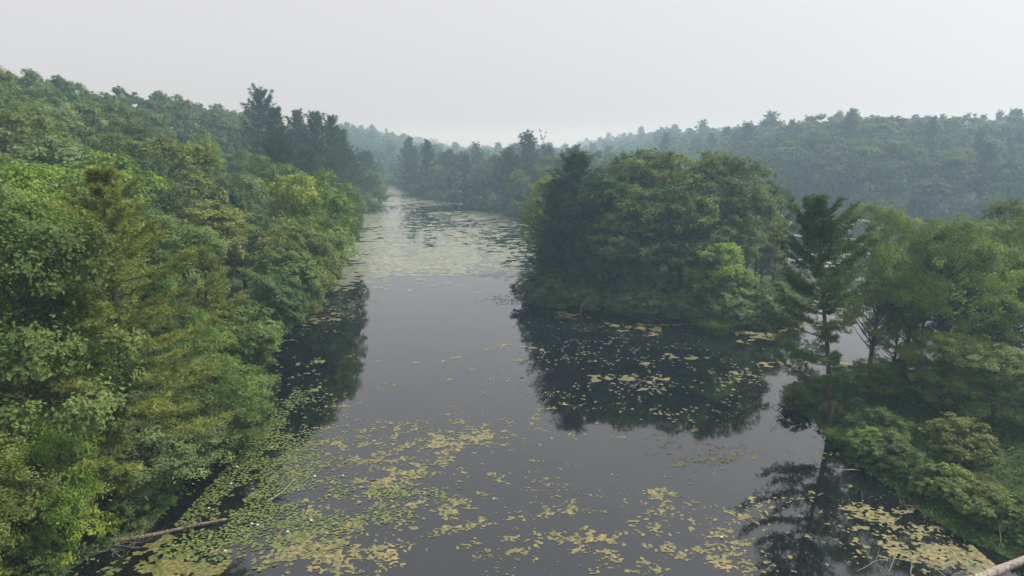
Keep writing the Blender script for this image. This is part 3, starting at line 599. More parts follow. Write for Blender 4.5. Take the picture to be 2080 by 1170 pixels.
# shrubs along the waterlines
BUSH = []
def shrub_line(pts, step, inland, zone, label, tints, Hr=(1.6, 3.4), far=False, n_side=1):
    pts = np.array(pts); seg = np.linalg.norm(np.diff(pts, axis=0), axis=1); L = np.concatenate([[0], np.cumsum(seg)])
    for s in np.arange(0, L[-1], step):
        for k in range(n_side):
            q = s + rng.uniform(-.4, .4) * step
            x = np.interp(q, L, pts[:, 0]) + rng.normal(0, step * 0.2); y = np.interp(q, L, pts[:, 1]) + rng.normal(0, step * 0.2)
            e = 0.5; gxv = float(shore(np.array([x + e]), np.array([y]))[0] - shore(np.array([x - e]), np.array([y]))[0]); gyv = float(shore(np.array([x]), np.array([y + e]))[0] - shore(np.array([x]), np.array([y - e]))[0])
            gl = math.hypot(gxv, gyv) + 1e-6; cur = float(shore(np.array([x]), np.array([y]))[0]); tgt = rng.uniform(*inland)
            x += gxv / gl * (tgt - cur); y += gyv / gl * (tgt - cur)
            if math.hypot(x - bx, y + 0.8 - by) < 2.6: continue
            H = rng.uniform(*Hr); pr_ = far_shrubs[rng.integers(3)] if far else shrubs[rng.integers(4)]
            tn = str(rng.choice(tints))
            z_ = max(0.02, float(terrain(np.array([x]), np.array([y]))[0])); px, py = to_px(x, y, z_ + H * .6)
            if not (-60 < px < 2140 and py < 1230): continue
            BUSH.append((float(px), float(py), words.get(tn, tn) + ' shrub', zone, inst('shrub', pr_, x, y, H, H * rng.uniform(0.6, 0.9), vt(tn, .15), '', 'shrub', 'shrubs ' + zone, z=z_)))
shrub_line([ground(*p) for p in [(120, 1172), (205, 1128), (310, 1078), (365, 1010), (410, 910), (452, 815)]], 1.7, (0.4, 3.5), 'on the near left bank', '{} shrub on the near left bank', ['mid', 'olive', 'bright', 'pale'], (1.2, 3.0))
shrub_line(left_bank[8:13], 2.2, (0.3, 2.5), 'on the left bank', '{} shrub overhanging the water on the left bank', ['mid', 'olive', 'pale', 'dark'], (2.0, 4.5), n_side=2)
shrub_line(left_bank[13:], 4.5, (0.3, 3), 'at the far left bank', '{} shrub at the far left bank by the bend', ['mid', 'bluish', 'pale'], (2.5, 5), far=True)
shrub_line(right_bank, 5, (0.3, 3), 'at the middle far bank', '{} shrub at the water of the middle far bank', ['mid', 'bluish', 'dark'], (2.5, 5), far=True)
shrub_line(island[1:9], 1.8, (0.3, 3.2), 'on the island shore', '{} shrub on the front shore of the island', ['mid', 'pale', 'olive', 'light'], (1.6, 4.4), n_side=2)
shrub_line(island[1:9], 2.0, (3.0, 6.5), 'inside the island shore', '', ['mid', 'dark', 'light'], (2.6, 5.0))
shrub_line(island[7:13], 3.0, (0.5, 4.5), 'on the island end', '{} shrub at the low right end of the island', ['olive', 'pale', 'mid'], (1.6, 3.2))
shrub_line(spit[0:8], 1.5, (0.5, 5.0), 'on the right spit', '{} shrub on the front of the right spit', ['mid', 'light', 'olive', 'mid', 'pale'], (1.0, 2.3), n_side=2)
shrub_line([(104, 330), (104, 262), (122, 224), (168, 205), (210, 200)], 6, (0.5, 6), 'at the right hill foot', '{} shrub at the foot of the hazy right hill', ['mid', 'bluish', 'dark'], (3, 6), far=True)
shrub_line(spit[10:], 3.0, (0.5, 3.0), 'behind the right spit', '{} shrub at the back of the right spit', ['mid', 'dark'], (1.2, 2.4))
LAND = LAND_SHRUB
for b_, lab in zip(BUSH, rank_labels(BUSH)): b_[4]['label'] = lab
hero('shrub', shrubs[0], 118, 35.2, 1005, 2.3, 'yellow', 'light yellow-green bush in the bottom left corner', 'shrub')
hero('shrub', shrubs[1], 25, 33.5, 1105, 2.0, 'yellow', 'yellow-green bush cut off by the bottom left corner', 'shrub')
hero('shrub', shrubs[2], 1960, 46, 850, 2.6, 'olive', 'tall olive shrub in the middle of the right spit bank', 'shrub')
hero('shrub', shrubs[3], 1790, 50, 830, 2.2, 'mid', 'round shrub near the foot of the spit pine', 'shrub')
hero('shrub', shrubs[1], 2050, 38.5, 1020, 2.2, 'bright', 'bright green shrub at the right edge above the pale log', 'shrub')

# ------------------------------------------------------------------ far wood: one mass beyond the trees one can tell apart
def far_wood():
    g = Geo(); srcs = []
    for k in range(3):
        for gen in (broadleaf(401 + k, leaves=420, leaf=2.1, clumps=18, cb=0.1, tufts=7, sides=4)[1], pine(421 + k, twigs=3, tl=2, blades=2, bl=1.9, bw=0.8, gap=1.9, per=4, irregular=0.6, sides=4, dead=0)[1]):
            srcs.append((np.concatenate(gen.V), np.concatenate(gen.F), np.concatenate(gen.A)))
    pts = scatter(-420, 760, 400, 900, 11.0, lambda x, y: (shore(x, y) > 3) & (np.abs(x) < 0.82 * y + 20) & ((y > 470) | (x > 60) | (x < lbx(y))))
    pts += scatter(-1000, 1000, 900, 1350, 26.0, lambda x, y: np.abs(x) < 0.8 * y)
    P = np.array(pts); Z = terrain(P[:, 0], P[:, 1])
    for (x, y), z in zip(P, Z):
        k = int(rng.integers(3)) * 2 + (1 if rng.uniform() < 0.14 else 0); V, F, A = srcs[k]
        a = rng.uniform(0, 6.28); s = rng.uniform(0.9, 1.25) * (1 if k % 2 == 0 else 1.0); hs = rng.uniform(0.7, 1.12)
        c, sn = math.cos(a), math.sin(a)
        W = np.stack([(V[:, 0] * c - V[:, 1] * sn) * s * 1.1 + x, (V[:, 0] * sn + V[:, 1] * c) * s * 1.1 + y, V[:, 2] * hs + z], -1)
        g.add(W, F, A * 0.7 + rng.uniform(0, .3))
    print('FARWOOD', len(pts), sum(len(f) for f in g.F))
    o = obj('far_wood', g.mesh('far_wood', M_LEAF)); o.color = (*T['mid'], 1)
    tag(o, 'distant woods fading into haze beyond the river', 'wood', kind='stuff')
far_wood()

# ------------------------------------------------------------------ floating algae
def blobmap(x, y, blobs):
    px, py = to_px(x, y); d = np.zeros_like(px)
    for bx_, by_, rx, ry, amp in blobs: d += amp * np.exp(-((px - bx_) / rx) ** 2 - ((py - by_) / ry) ** 2)
    return d
def rank(n):
    f = n.ravel(); o = np.empty(len(f)); o[np.argsort(f)] = np.linspace(0, 1, len(f)); return o.reshape(n.shape)
CASES = {1: [[0, 'a', 'd']], 2: [[1, 'b', 'a']], 3: [[0, 1, 'b', 'd']], 4: [[2, 'c', 'b']], 5: [[0, 'a', 'd'], [2, 'c', 'b']], 6: [[1, 2, 'c', 'a']], 7: [[0, 1, 2, 'c', 'd']],
         8: [[3, 'd', 'c']], 9: [[0, 'a', 'c', 3]], 10: [[1, 'b', 'a'], [3, 'd', 'c']], 11: [[0, 1, 'b', 'c', 3]], 12: [[2, 3, 'd', 'b']], 13: [[0, 'a', 'b', 2, 3]], 14: [[1, 2, 3, 'd', 'a']], 15: [[0, 1, 2, 3]]}
def contour(gx, gy, f):
    """triangles (n,3,2) and the cell (row, col) of each, where f > 0"""
    c = [(gx[:-1, :-1], gy[:-1, :-1], f[:-1, :-1]), (gx[:-1, 1:], gy[:-1, 1:], f[:-1, 1:]), (gx[1:, 1:], gy[1:, 1:], f[1:, 1:]), (gx[1:, :-1], gy[1:, :-1], f[1:, :-1])]
    code = sum(((c[k][2] > 0).astype(int) << k) for k in range(4)); tris, cells = [], []
    E = dict(a=(0, 1), b=(1, 2), c=(2, 3), d=(3, 0))
    for cd, polys in CASES.items():
        rr, cc = np.nonzero(code == cd)
        if not len(rr): continue
        def pt(q):
            if isinstance(q, int): return np.stack([c[q][0][rr, cc], c[q][1][rr, cc]], -1)
            i_, j_ = E[q]; fi, fj = c[i_][2][rr, cc], c[j_][2][rr, cc]; t = np.clip(fi / (fi - fj + 1e-12), 0.02, 0.98)[:, None]
            return np.stack([c[i_][0][rr, cc], c[i_][1][rr, cc]], -1) * (1 - t) + np.stack([c[j_][0][rr, cc], c[j_][1][rr, cc]], -1) * t
        for poly in polys:
            P = [pt(q) for q in poly]
            for k in range(1, len(P) - 1):
                tris.append(np.stack([P[0], P[k], P[k + 1]], 1)); cells.append(np.stack([rr, cc], -1))
    return np.concatenate(tris), np.concatenate(cells)
def components(mask):
    lab = np.zeros(mask.shape, int); k = 0; H_, W_ = mask.shape; todo = np.argwhere(mask); m = mask
    for r0, c0 in todo:
        if lab[r0, c0]: continue
        k += 1; lab[r0, c0] = k; st = [(r0, c0)]
        while st:
            a, b = st.pop()
            for da, db in ((1, 0), (-1, 0), (0, 1), (0, -1)):
                p, q = a + da, b + db
                if 0 <= p < H_ and 0 <= q < W_ and m[p, q] and not lab[p, q]: lab[p, q] = k; st.append((p, q))
    return lab, k
def mats(x0, x1, y0, y1, st, blobs, seed, scales, mat, single, zlift=0.006, group='', label='', rest='', bump=0.02, sty=None, base=0.0, name='algae_mat', where=None):
    xs_ = np.arange(x0, x1, st); ys_ = np.arange(y0, y1, sty or st); gx, gy = np.meshgrid(xs_, ys_)
    n = sum(wt * fbm(gx / sx, gy / sy, seed + k * 13, 3) for k, (sx, sy, wt) in enumerate(scales))
    rk = rank(n); cov = np.clip(blobmap(gx, gy, blobs) + base, 0, 0.93)
    f = rk - (1 - cov); f = np.where(shore(gx, gy) > -0.15, -0.3, f); f[0] = f[-1] = -1; f[:, 0] = f[:, -1] = -1
    tri, cell = contour(gx, gy, f)
    cm = np.zeros((gx.shape[0] - 1, gx.shape[1] - 1), bool); cm[cell[:, 0], cell[:, 1]] = True
    def build(tr, nm, origin):
        V = tr.reshape(-1, 2); key = np.round(V / 0.002).astype(np.int64); _, idx, inv = np.unique(key[:, 0] * 10000019 + key[:, 1], return_index=True, return_inverse=True)
        U = V[idx]; F = inv.reshape(-1, 3); F = F[(F[:, 0] != F[:, 1]) & (F[:, 1] != F[:, 2]) & (F[:, 0] != F[:, 2])]
        z = zlift + bump * fbm(U[:, 0] * 2.5, U[:, 1] * 2.5, 3, 2)
        return mesh_np(nm, np.stack([U[:, 0] - origin[0], U[:, 1] - origin[1], z], -1), F, smooth=True)
    if single:
        lab, k = components(cm); tl_ = lab[cell[:, 0], cell[:, 1]]; cntv = np.bincount(tl_, minlength=k + 1)
        # those that show largest: area over squared distance
        cen_y = np.bincount(tl_, tri[:, :, 1].mean(1), k + 1) / np.maximum(cntv, 1)
        score = cntv / np.maximum(cen_y, 1) ** 3; top = [q for q in np.argsort(-score)[:single] if cntv[q] > 14]
        left = np.ones(len(tri), bool); cnt_w = {}
        for q in top:
            sel = tl_ == q; left &= ~sel; tr = tri[sel]; o_xy = tr.reshape(-1, 2).mean(0)
            o = obj(name, build(tr, name, o_xy), mat=mat); o.location = (o_xy[0], o_xy[1], 0)
            px, py = to_px(o_xy[0], o_xy[1]); area = cntv[q] * st * st * 0.5
            sz = 'large' if area > 3 else ('middling' if area > 0.6 else 'small')
            wh = where(px, py); nk = cnt_w.get(wh, 0); cnt_w[wh] = nk + 1
            lb = f'{label}, {ORD[nk]}largest{wh}' if nk < 20 else f'{sz} {label}{wh}'
            tag(o, lb, 'algae mat', group + wh)
        if left.any():
            o = obj('algae_scum', build(tri[left], 'algae_scum', (0, 0)), mat=mat); tag(o, rest, 'algae', kind='stuff')
        print('MATS', len(top), k, len(tri))
    else:
        o = obj(name, build(tri, name, (0, 0)), mat=mat); tag(o, rest, 'algae', kind='stuff'); print('FILM', len(tri))
near_blobs = [(800, 945, 180, 62, .28), (900, 880, 200, 35, .14), (760, 1100, 260, 70, .22), (1230, 1120, 110, 45, .34), (1420, 1090, 130, 60, .26), (1650, 1130, 170, 50, .20), (1850, 1090, 120, 60, .30),
              (1960, 1150, 120, 50, .36), (1720, 1040, 110, 35, .38), (980, 900, 60, 30, .25), (1000, 1020, 200, 40, .15), (560, 1130, 120, 40, .4), (1330, 1000, 30, 10, .5), (540, 870, 70, 40, .16), (1480, 930, 60, 16, .25), (1220, 1010, 200, 60, .05)]
def w_near(px, py): return ' in the dark reflection at lower right' if px > 1500 else (' left of the picture centre' if px < 1000 else ' right of the picture centre') + (' near the lower edge' if py > 1060 else '')
mats(-17, 26, 29.5, 64, 0.07, near_blobs, 100, [(2.4, 1.6, 0.7), (0.7, 0.6, 0.8), (0.19, 0.17, 1.0)], M_ALGAE, 230, group='yellow-brown algae mats on the near water', label='yellow-brown algae mat floating', rest='small flecks of yellow-brown algae scattered over the near water', base=0.03, where=w_near)
corner = [(320, 1125, 110, 30, .42), (230, 1165, 150, 36, .6), (390, 1150, 50, 30, .35)]
mats(-23, -8, 29.5, 40, 0.07, corner, 140, [(2.0, 1.6, 1.0), (0.5, 0.4, 0.6), (0.2, 0.15, 0.4)], M_ALGAE_G, 0, name='algae_carpet', rest='mustard green algae carpet in the bottom left corner', zlift=0.004)
isl_blobs = [(1390, 725, 50, 5, .6), (1520, 680, 50, 10, .7), (1650, 735, 50, 6, .6), (1500, 850, 60, 20, .2), (1500, 760, 50, 20, .2), (1170, 640, 90, 7, .3), (1320, 665, 120, 8, .1), (640, 655, 60, 14, .2), (560, 800, 70, 50, .12), (1340, 780, 160, 60, .03), (1640, 662, 30, 6, .6), (900, 740, 200, 30, .05)]
mats(-32, 45, 60, 112, 0.16, isl_blobs, 160, [(3.4, 2.6, 0.8), (1.0, 1.0, 0.8), (0.4, 0.45, 0.5)], M_ALGAE, 50, group='algae mats on the middle water', label='tan algae mat floating', rest='small pale flecks of algae on the middle water', base=0.008, where=lambda px, py: ' off the left bank' if px < 800 else ' in the island reflection')
far_blobs = [(830, 525, 150, 34, .9), (990, 525, 130, 26, .55), (740, 490, 50, 50, .35), (900, 455, 220, 26, .32), (1020, 475, 120, 30, .28), (800, 465, 40, 40, .3), (740, 445, 60, 14, .8), (850, 410, 120, 9, .9), (800, 385, 50, 12, .9), (1010, 437, 110, 7, .7), (700, 540, 60, 60, .45), (930, 560, 180, 14, .4), (690, 590, 40, 30, .35)]
mats(-75, 28, 104, 450, 0.36, far_blobs, 190, [(12, 12, 0.5), (2.6, 1.8, 0.7), (0.9, 0.9, 0.8)], M_FILM, 0, sty=0.55, name='duckweed_film', rest='pale duckweed film spread over the far river', zlift=0.012, bump=0.01)
lake_blobs = [(1700, 520, 400, 30, .3), (1600, 455, 200, 12, .5), (1900, 620, 200, 40, .3)]
mats(40, 220, 70, 230, 0.6, lake_blobs, 230, [(9, 12, 1.0), (2.2, 4.5, 0.7)], M_FILM, 0, sty=0.9, name='duckweed_film', rest='pale duckweed film on the lake behind the right spit', zlift=0.012, bump=0.01)

# ------------------------------------------------------------------ lily pads
def pad_mesh(seed):
    r = np.random.default_rng(seed); n = 11; th = np.linspace(0.28, 6.0, n)
    rr = 1 + r.normal(0, 0.05, n); V = [[0.05, 0, 0.0]] + [[rr[k] * math.cos(t), rr[k] * math.sin(t), 0.03 + 0.04 * r.uniform()] for k, t in enumerate(th)]
    return np.array(V), np.array([[0, k + 1, k + 2] for k in range(n - 1)])
PADS = [pad_mesh(k) for k in range(5)]
pad_me = []
for k, (V, F) in enumerate(PADS):
    me = mesh_np('lily_pad', V, F, np.full(len(V), 0.15 + 0.16 * k)); me.materials.append(M_PAD); pad_me.append(me)
pad_blobs = [(520, 935, 70, 30, 2.2), (480, 1000, 110, 50, 2.4), (420, 1080, 110, 40, 2.0), (560, 1075, 80, 35, 2.2), (610, 1060, 45, 22, 2.2), (590, 1000, 40, 12, 1.6), (820, 995, 55, 12, .8), (740, 1040, 40, 10, .5), (500, 880, 60, 40, 0.9), (450, 960, 60, 60, 1.6), (800, 1050, 60, 12, .2), (560, 830, 60, 60, .35)]
def pads(x0, x1, y0, y1, blobs, n, rad, seed):
    r = np.random.default_rng(seed); X, Y = r.uniform(x0, x1, n), r.uniform(y0, y1, n)
    d = blobmap(X, Y, blobs) * 0.8 * sstep(0.33, 0.64, fbm(X / 1.6, Y / 1.6, seed, 3)) * 1.6; ok = (r.uniform(0, 1, n) < d) & (shore(X, Y) < -0.1)
    X, Y = X[ok], Y[ok]; S = rad[0] + (rad[1] - rad[0]) * r.beta(1.6, 2.2, len(X)); keep = []; cell = {}; cs = rad[1] * 2
    for q in range(len(X)):
        c = (int(X[q] // cs), int(Y[q] // cs))
        if any((X[q] - X[j]) ** 2 + (Y[q] - Y[j]) ** 2 < (0.80 * (S[q] + S[j])) ** 2 for a in (-1, 0, 1) for b in (-1, 0, 1) for j in cell.get((c[0] + a, c[1] + b), ())): continue
        cell.setdefault(c, []).append(q); keep.append(q)
    return X[keep], Y[keep], S[keep]
PX, PY, PS = pads(-20, -2, 33, 62, pad_blobs, 60000, (0.07, 0.165), 5)
ordr = np.argsort(-(PS / PY)); g = Geo()
print('PADS', len(PX))
for q_i, q in enumerate(ordr):
    k = int(rng.integers(5)); a = rng.uniform(0, 6.28)
    if q_i < 300:
        o = obj('lily_pad', pad_me[k]); o.location = (PX[q], PY[q], 0.02 + 0.004 * rng.integers(4)); o.scale = (PS[q], PS[q], PS[q]); o.rotation_euler = (rng.normal(0, .09), rng.normal(0, .09), a)
        c = (np.array((0.115, 0.15, 0.048)) if rng.uniform() < 0.85 else np.array((0.17, 0.15, 0.05))) * rng.uniform(0.65, 1.2); o.color = (*c, 1)
        ppx, ppy = to_px(PX[q], PY[q]); pl = ('around the dark sticks' if ppx > 540 and ppy > 1010 else ('beside the fallen log' if ppy > 1010 else 'off the leaning tree')) if ppx < 680 else 'among the algae left of centre'
        tag(o, f'green lily pad floating {pl}', 'lily pad', f'lily pads {pl}')
    else:
        V, F = PADS[k]; c, s = math.cos(a), math.sin(a)
        W = np.stack([(V[:, 0] * c - V[:, 1] * s) * PS[q] + PX[q], (V[:, 0] * s + V[:, 1] * c) * PS[q] + PY[q], V[:, 2] * PS[q] + 0.02 + 0.004 * rng.integers(4)], -1)
        g.add(W, F, np.full(len(V), rng.uniform(0, 1)))
o = obj('lily_pads', g.mesh('lily_pads', M_PAD)); o.color = (0.108, 0.142, 0.045, 1); tag(o, 'dense field of smaller green lily pads off the left bank', 'lily pads', kind='stuff')
isl_pads = [(1300, 740, 170, 50, .04), (1310, 785, 60, 20, .3), (1160, 740, 70, 40, .12), (1400, 840, 120, 40, .07), (1500, 765, 50, 20, .3), (560, 780, 80, 60, .1), (640, 660, 40, 20, .12), (1250, 680, 150, 20, .08), (1050, 610, 40, 10, .6), (700, 620, 40, 20, .8)]
QX, QY, QS = pads(-34, 42, 54, 106, isl_pads, 60000, (0.09, 0.2), 9)
g = Geo()
for q in range(len(QX)):
    V, F = PADS[q % 5]; a = rng.uniform(0, 6.28); c, s = math.cos(a), math.sin(a)
    g.add(np.stack([(V[:, 0] * c - V[:, 1] * s) * QS[q] + QX[q], (V[:, 0] * s + V[:, 1] * c) * QS[q] + QY[q], V[:, 2] * QS[q] + 0.02], -1), F, np.full(len(V), rng.uniform(0, 1)))
print('PADS2', len(QX))
o = obj('lily_pads', g.mesh('lily_pads', M_PAD)); o.color = (0.12, 0.135, 0.08, 1); tag(o, 'pale scattered lily pads in the reflections of the island and left bank', 'lily pads', kind='stuff')
# white water lilies
mp_, tp_, op_ = new_mat('white_petal'); pb = tp_.nodes.new('ShaderNodeBsdfPrincipled'); pb.inputs['Base Color'].default_value = (0.8, 0.8, 0.76, 1); pb.inputs['Roughness'].default_value = 0.5; tp_.links.new(pb.outputs[0], op_.inputs[0])
my_, ty_, oy_ = new_mat('yellow_stamen'); pb = ty_.nodes.new('ShaderNodeBsdfPrincipled'); pb.inputs['Base Color'].default_value = (0.7, 0.5, 0.06, 1); ty_.links.new(pb.outputs[0], oy_.inputs[0])
g = Geo()
for ring, (nn_, ln_, el_) in enumerate([(8, 0.085, 0.35), (7, 0.07, 0.8), (5, 0.05, 1.15)]):
    for k in range(nn_):
        a = k * 6.283 / nn_ + ring * 0.3; d = np.array([math.cos(a) * math.cos(el_), math.sin(a) * math.cos(el_), math.sin(el_)]); sdd = np.array([-math.sin(a), math.cos(a), 0]) * 0.02; z0 = np.array([0, 0, 0.012])
        g.add([z0, z0 + d * ln_ * 0.55 - sdd, z0 + d * ln_, z0 + d * ln_ * 0.55 + sdd], [[0, 1, 2], [0, 2, 3]])
petal_me = g.mesh('petals', mp_); g2 = Geo()
for k in range(9):
    a = k * 0.7; g2.tube([[0, 0, 0.015], [0.012 * math.cos(a), 0.012 * math.sin(a), 0.045]], [0.004, 0.003], 4)
stam_me = g2.mesh('stamens', my_)
lil = [(482, 950, 'white water lily at the top of the lily pads'), (512, 1066, 'white water lily right of the fallen log end'), (633, 1059, 'white water lily on the pads by the dark twigs'), (585, 1082, 'white water lily low among the pads below the dark sticks'),
       (524, 1068, 'second white water lily right of the log end'), (458, 1121, 'lone white water lily at the lower rim of the pads'), (425, 1034, 'white water lily left of the pale branch'), (553, 910, 'white water lily in the pad patch nearest the tree reflection'),
       (640, 969, 'small white water lily on open water'), (872, 908, 'white water lily amid algae left of centre'), (697, 968, 'white water lily beside algae mats'), (1466, 1093, 'white water lily beside algae mats right of centre'), (470, 984, 'white water lily deep in the pad field')]
for px, py, lab in lil:
    x, y = ground(px, py); e = bpy.data.objects.new('water_lily', None); COL.objects.link(e); e.location = (x, y, 0.03); e.scale = (1.25,) * 3; e.rotation_euler = (0, 0, rng.uniform(0, 6.28))
    obj('petals', petal_me, e); obj('stamens', stam_me, e); tag(e, lab, 'flower', 'white water lilies')

# ------------------------------------------------------------------ dead wood
def branchy(g, p, d, L, rad, depth, r, curl=0.18, kids=3, sides=6, sag=0.0):
    n = 6; pts = [np.array(p, float)]; d = unit(np.array(d, float))
    for k in range(n):
        d = unit(d + r.normal(0, curl, 3) + np.array([0, 0, -sag])); pts.append(pts[-1] + d * L / n)
    g.tube(pts, np.linspace(rad, rad * 0.35, n + 1), sides)
    if depth > 0:
        for k in range(kids):
            q = r.integers(2, n + 1); dd = unit(d + rdirs(r, 1)[0] * 1.0)
            branchy(g, pts[q], dd, L * r.uniform(0.35, 0.6), rad * 0.45, depth - 1, r, curl, kids, max(4, sides - 1), sag)
def wood(name, mat, label, cat, p, d, L, rad, depth=1, seed=0, kids=3, curl=0.12, sag=0.0, group=None):
    g = Geo(); branchy(g, (0, 0, 0), d, L, rad, depth, np.random.default_rng(seed), curl, kids, sag=sag)
    o = obj(name, g.mesh(name, mat, True)); o.location = p; return tag(o, label, cat, group)
def log(name, mat, label, a, b, r0, r1, seed, stubs=4, cat='log'):
    a, b = np.array(a, float), np.array(b, float); r = np.random.default_rng(seed); g = Geo(); L = np.linalg.norm(b - a); tt = np.linspace(0, 1, 14)[:, None]
    n_ = 30; tt = np.linspace(0, 1, n_)[:, None]; pts = (b - a) * tt + np.cumsum(r.normal(0, 0.004 * L / 4, (n_, 3)), 0) * np.array([1, 1, 0.4]) + np.array([0, 0, 0.05]) * np.sin(tt * 5.0 + seed)
    g.tube(pts, np.linspace(r0, r1, n_) * (1 + 0.18 * (fbm(tt[:, 0] * 9, 0 * tt[:, 0] + seed, seed, 3) - 0.5) * 2) * np.where(np.arange(n_) == n_ - 1, 0.55, 1), 10)
    for k in range(5):
        q = r.integers(2, n_ - 2); kn = rdirs(r, 1)[0]; kn[2] = abs(kn[2]); g.tube([pts[q], pts[q] + kn * r0 * 1.25], [r0 * 0.35, r0 * 0.22], 6)
    for k in range(stubs):
        q = r.integers(6, 28); dd = rdirs(r, 1)[0]; dd[2] = abs(dd[2]); branchy(g, pts[q], dd, r.uniform(0.3, 1.1), r1 * 0.4, 1, r, 0.2, 2, 5)
    o = obj(name, g.mesh(name, mat, True)); o.location = tuple(a); return tag(o, label, cat)
G3 = lambda px, py, z=0.0: (*ground(px, py, z), z)
log('fallen_log', M_DEADB, 'long fallen log lying in the lily pads at lower left', G3(235, 1098, 0.18), G3(462, 1056, 0.10), 0.13, 0.085, 3, 5)
wood('broken_branch_end', M_DEAD, 'splintered grey branches at the tip of the fallen log', 'branch', G3(462, 1056, 0.15), (0.8, 0.3, 0.35), 1.0, 0.035, 2, 8)
log('slanting_log', M_DEADB, 'thick dead trunk slanting through the shade at lower left', G3(165, 1055, 0.3), G3(250, 992, 1.2), 0.2, 0.15, 5, 3)
wood('bent_dead_limb', M_DEADB, 'short bent dead limb hanging beside the slanting trunk', 'branch', G3(262, 1005, 1.3), (0.35, -0.1, -0.8), 1.6, 0.07, 0, 4)
for k, (px, py, d, L, lab) in enumerate([(205, 1085, (0.5, 0.2, 0.6), 2.4, 'tangle of dead brush below the slanting trunk'), (235, 1105, (0.7, -0.1, 0.4), 2.2, 'dead twiggy brush at the root end of the fallen log'), (60, 1050, (0.5, 0.2, 0.7), 2.4, 'reddish dead brush left of the light green bush'), (250, 1040, (-0.6, 0.4, 0.5), 2.2, 'thin dead sticks crossing under the slanting trunk'), (170, 1125, (0.8, 0.0, 0.35), 2.6, 'grey dead twigs at the edge of the algae carpet')]):
    wood('dead_brush', M_DEADB if k != 4 else M_DEAD, lab, 'branch', G3(px, py, 0.15), d, L, 0.035, 3, 20 + k, 4, 0.2)
wood('driftwood_branch', M_DEAD, 'pale bare branch lying on the lily pads', 'branch', G3(536, 1021, 0.03), (0.75, 0.65, 0.06), 2.6, 0.045, 1, 31, 2, 0.10)
wood('driftwood_branch', M_DEAD, 'upright pale twig standing above the lily pads', 'branch', G3(545, 1012, 0.0), (0.05, 0.1, 0.9), 1.9, 0.025, 1, 33, 1, 0.12)
wood('driftwood_branch', M_DEAD, 'curved pale twig reaching from the pads over open water', 'branch', G3(563, 1010, 0.04), (0.9, 0.35, 0.05), 2.0, 0.022, 0, 34, 1, 0.18)
wood('dark_stick', M_WET, 'black forked stick rising out of the lily pads', 'stick', G3(556, 1052, 0.0), (0.9, 0.2, 0.25), 1.3, 0.03, 1, 35, 2, 0.12)
wood('dark_stick', M_WET, 'short black stick between the lily pad patches', 'stick', G3(553, 1066, -0.1), (-0.25, 0.2, 0.6), 0.7, 0.025, 0, 36)
wood('dark_stick', M_WET, 'black stub beside the forked stick in the pads', 'stick', G3(576, 1066, -0.1), (-0.3, 0.1, 0.5), 0.5, 0.022, 0, 37)
wood('dark_stick', M_WET, 'black broken stump at the right rim of the lily pads', 'stick', G3(617, 1046, -0.05), (0.15, 0.1, 0.9), 0.75, 0.04, 1, 38, 3, 0.3)
# bottom right corner
log('pale_log', M_DEAD, 'big pale barkless log in the bottom right corner', G3(1960, 1182, 0.35), G3(2110, 1128, 0.75), 0.24, 0.19, 41, 0)
for k, (px, py, d, L, lab) in enumerate([(1800, 1165, (0.7, 0.5, 0.3), 2.2, 'pale bent branch left of the big pale log'), (1850, 1172, (0.3, 0.6, 0.5), 1.9, 'straight pale stick rising from the algae at lower right'), (1925, 1175, (-0.4, 0.6, 0.35), 2.4, 'thin pale branch crossing the algae near the big log'), (1960, 1150, (-0.5, 0.3, 0.3), 1.5, 'thin grey stick floating above the big pale log'), (2030, 1118, (0.1, 0.2, 0.9), 1.3, 'grey dead twigs standing at the right bank'), (2060, 1175, (0.5, -0.4, 0.1), 1.2, 'pale side branches of driftwood at the right edge'), (1740, 1160, (0.9, -0.1, 0.2), 1.8, 'pale curved driftwood at the lower edge')]):
    wood('driftwood_branch', M_DEAD, lab, 'branch', G3(px, py, 0.06), d, L, 0.028, 2, 50 + k, 2, 0.14)
# island shore, spit tip, far bank
wood('dead_branch', M_DEAD, 'pale forked dead branch at the left island shore', 'branch', G3(1178, 636, 0.0), (0.4, 0.2, 0.75), 2.3, 0.07, 2, 61, 3, 0.15)
wood('dead_branch', M_DEADB, 'thin grey dead sticks at the left tip of the island', 'branch', G3(1122, 622, 0.0), (-0.1, 0.1, 0.9), 2.6, 0.04, 2, 62, 3)
wood('dead_branch', M_DEADB, 'dead stick sloping into the water left of the island', 'branch', G3(1135, 628, 0.0), (-0.7, 0.0, 0.5), 2.6, 0.04, 1, 63, 3)
wood('root_stump', M_WET, 'dark uprooted stump at the tip of the right spit', 'stump', G3(1602, 842, 0.0), (-0.2, 0.1, 0.8), 1.3, 0.13, 2, 64, 5, 0.3)
wood('dark_stick', M_WET, 'dark stick poking out of the bright water by the spit', 'stick', G3(1548, 796, -0.1), (0.1, 0, 0.9), 0.9, 0.05, 0, 65)
wood('dark_stick', M_WET, 'small dark twig in the bright channel beside the spit', 'stick', G3(1566, 828, -0.05), (0.4, 0, 0.5), 0.6, 0.03, 0, 66)
wood('dead_snag', M_DEAD, 'thin pale dead snag leaning over the left waterline', 'snag', G3(690, 590, 0.1), (-0.25, 0.1, 0.95), 6.0, 0.09, 2, 67, 4, 0.06)
wood('dead_snag', M_DEAD, 'pale bare trunk standing in the left bank trees', 'snag', G3(606, 600, 0.6), (0.02, 0.05, 1), 7.0, 0.14, 1, 68, 3, 0.03)
wood('fallen_brush', M_DEADB, 'brown fallen treetop in the water of the far bank', 'branch', G3(850, 407, 0.2), (0.9, -0.15, 0.25), 9, 0.14, 3, 69, 4, 0.15)
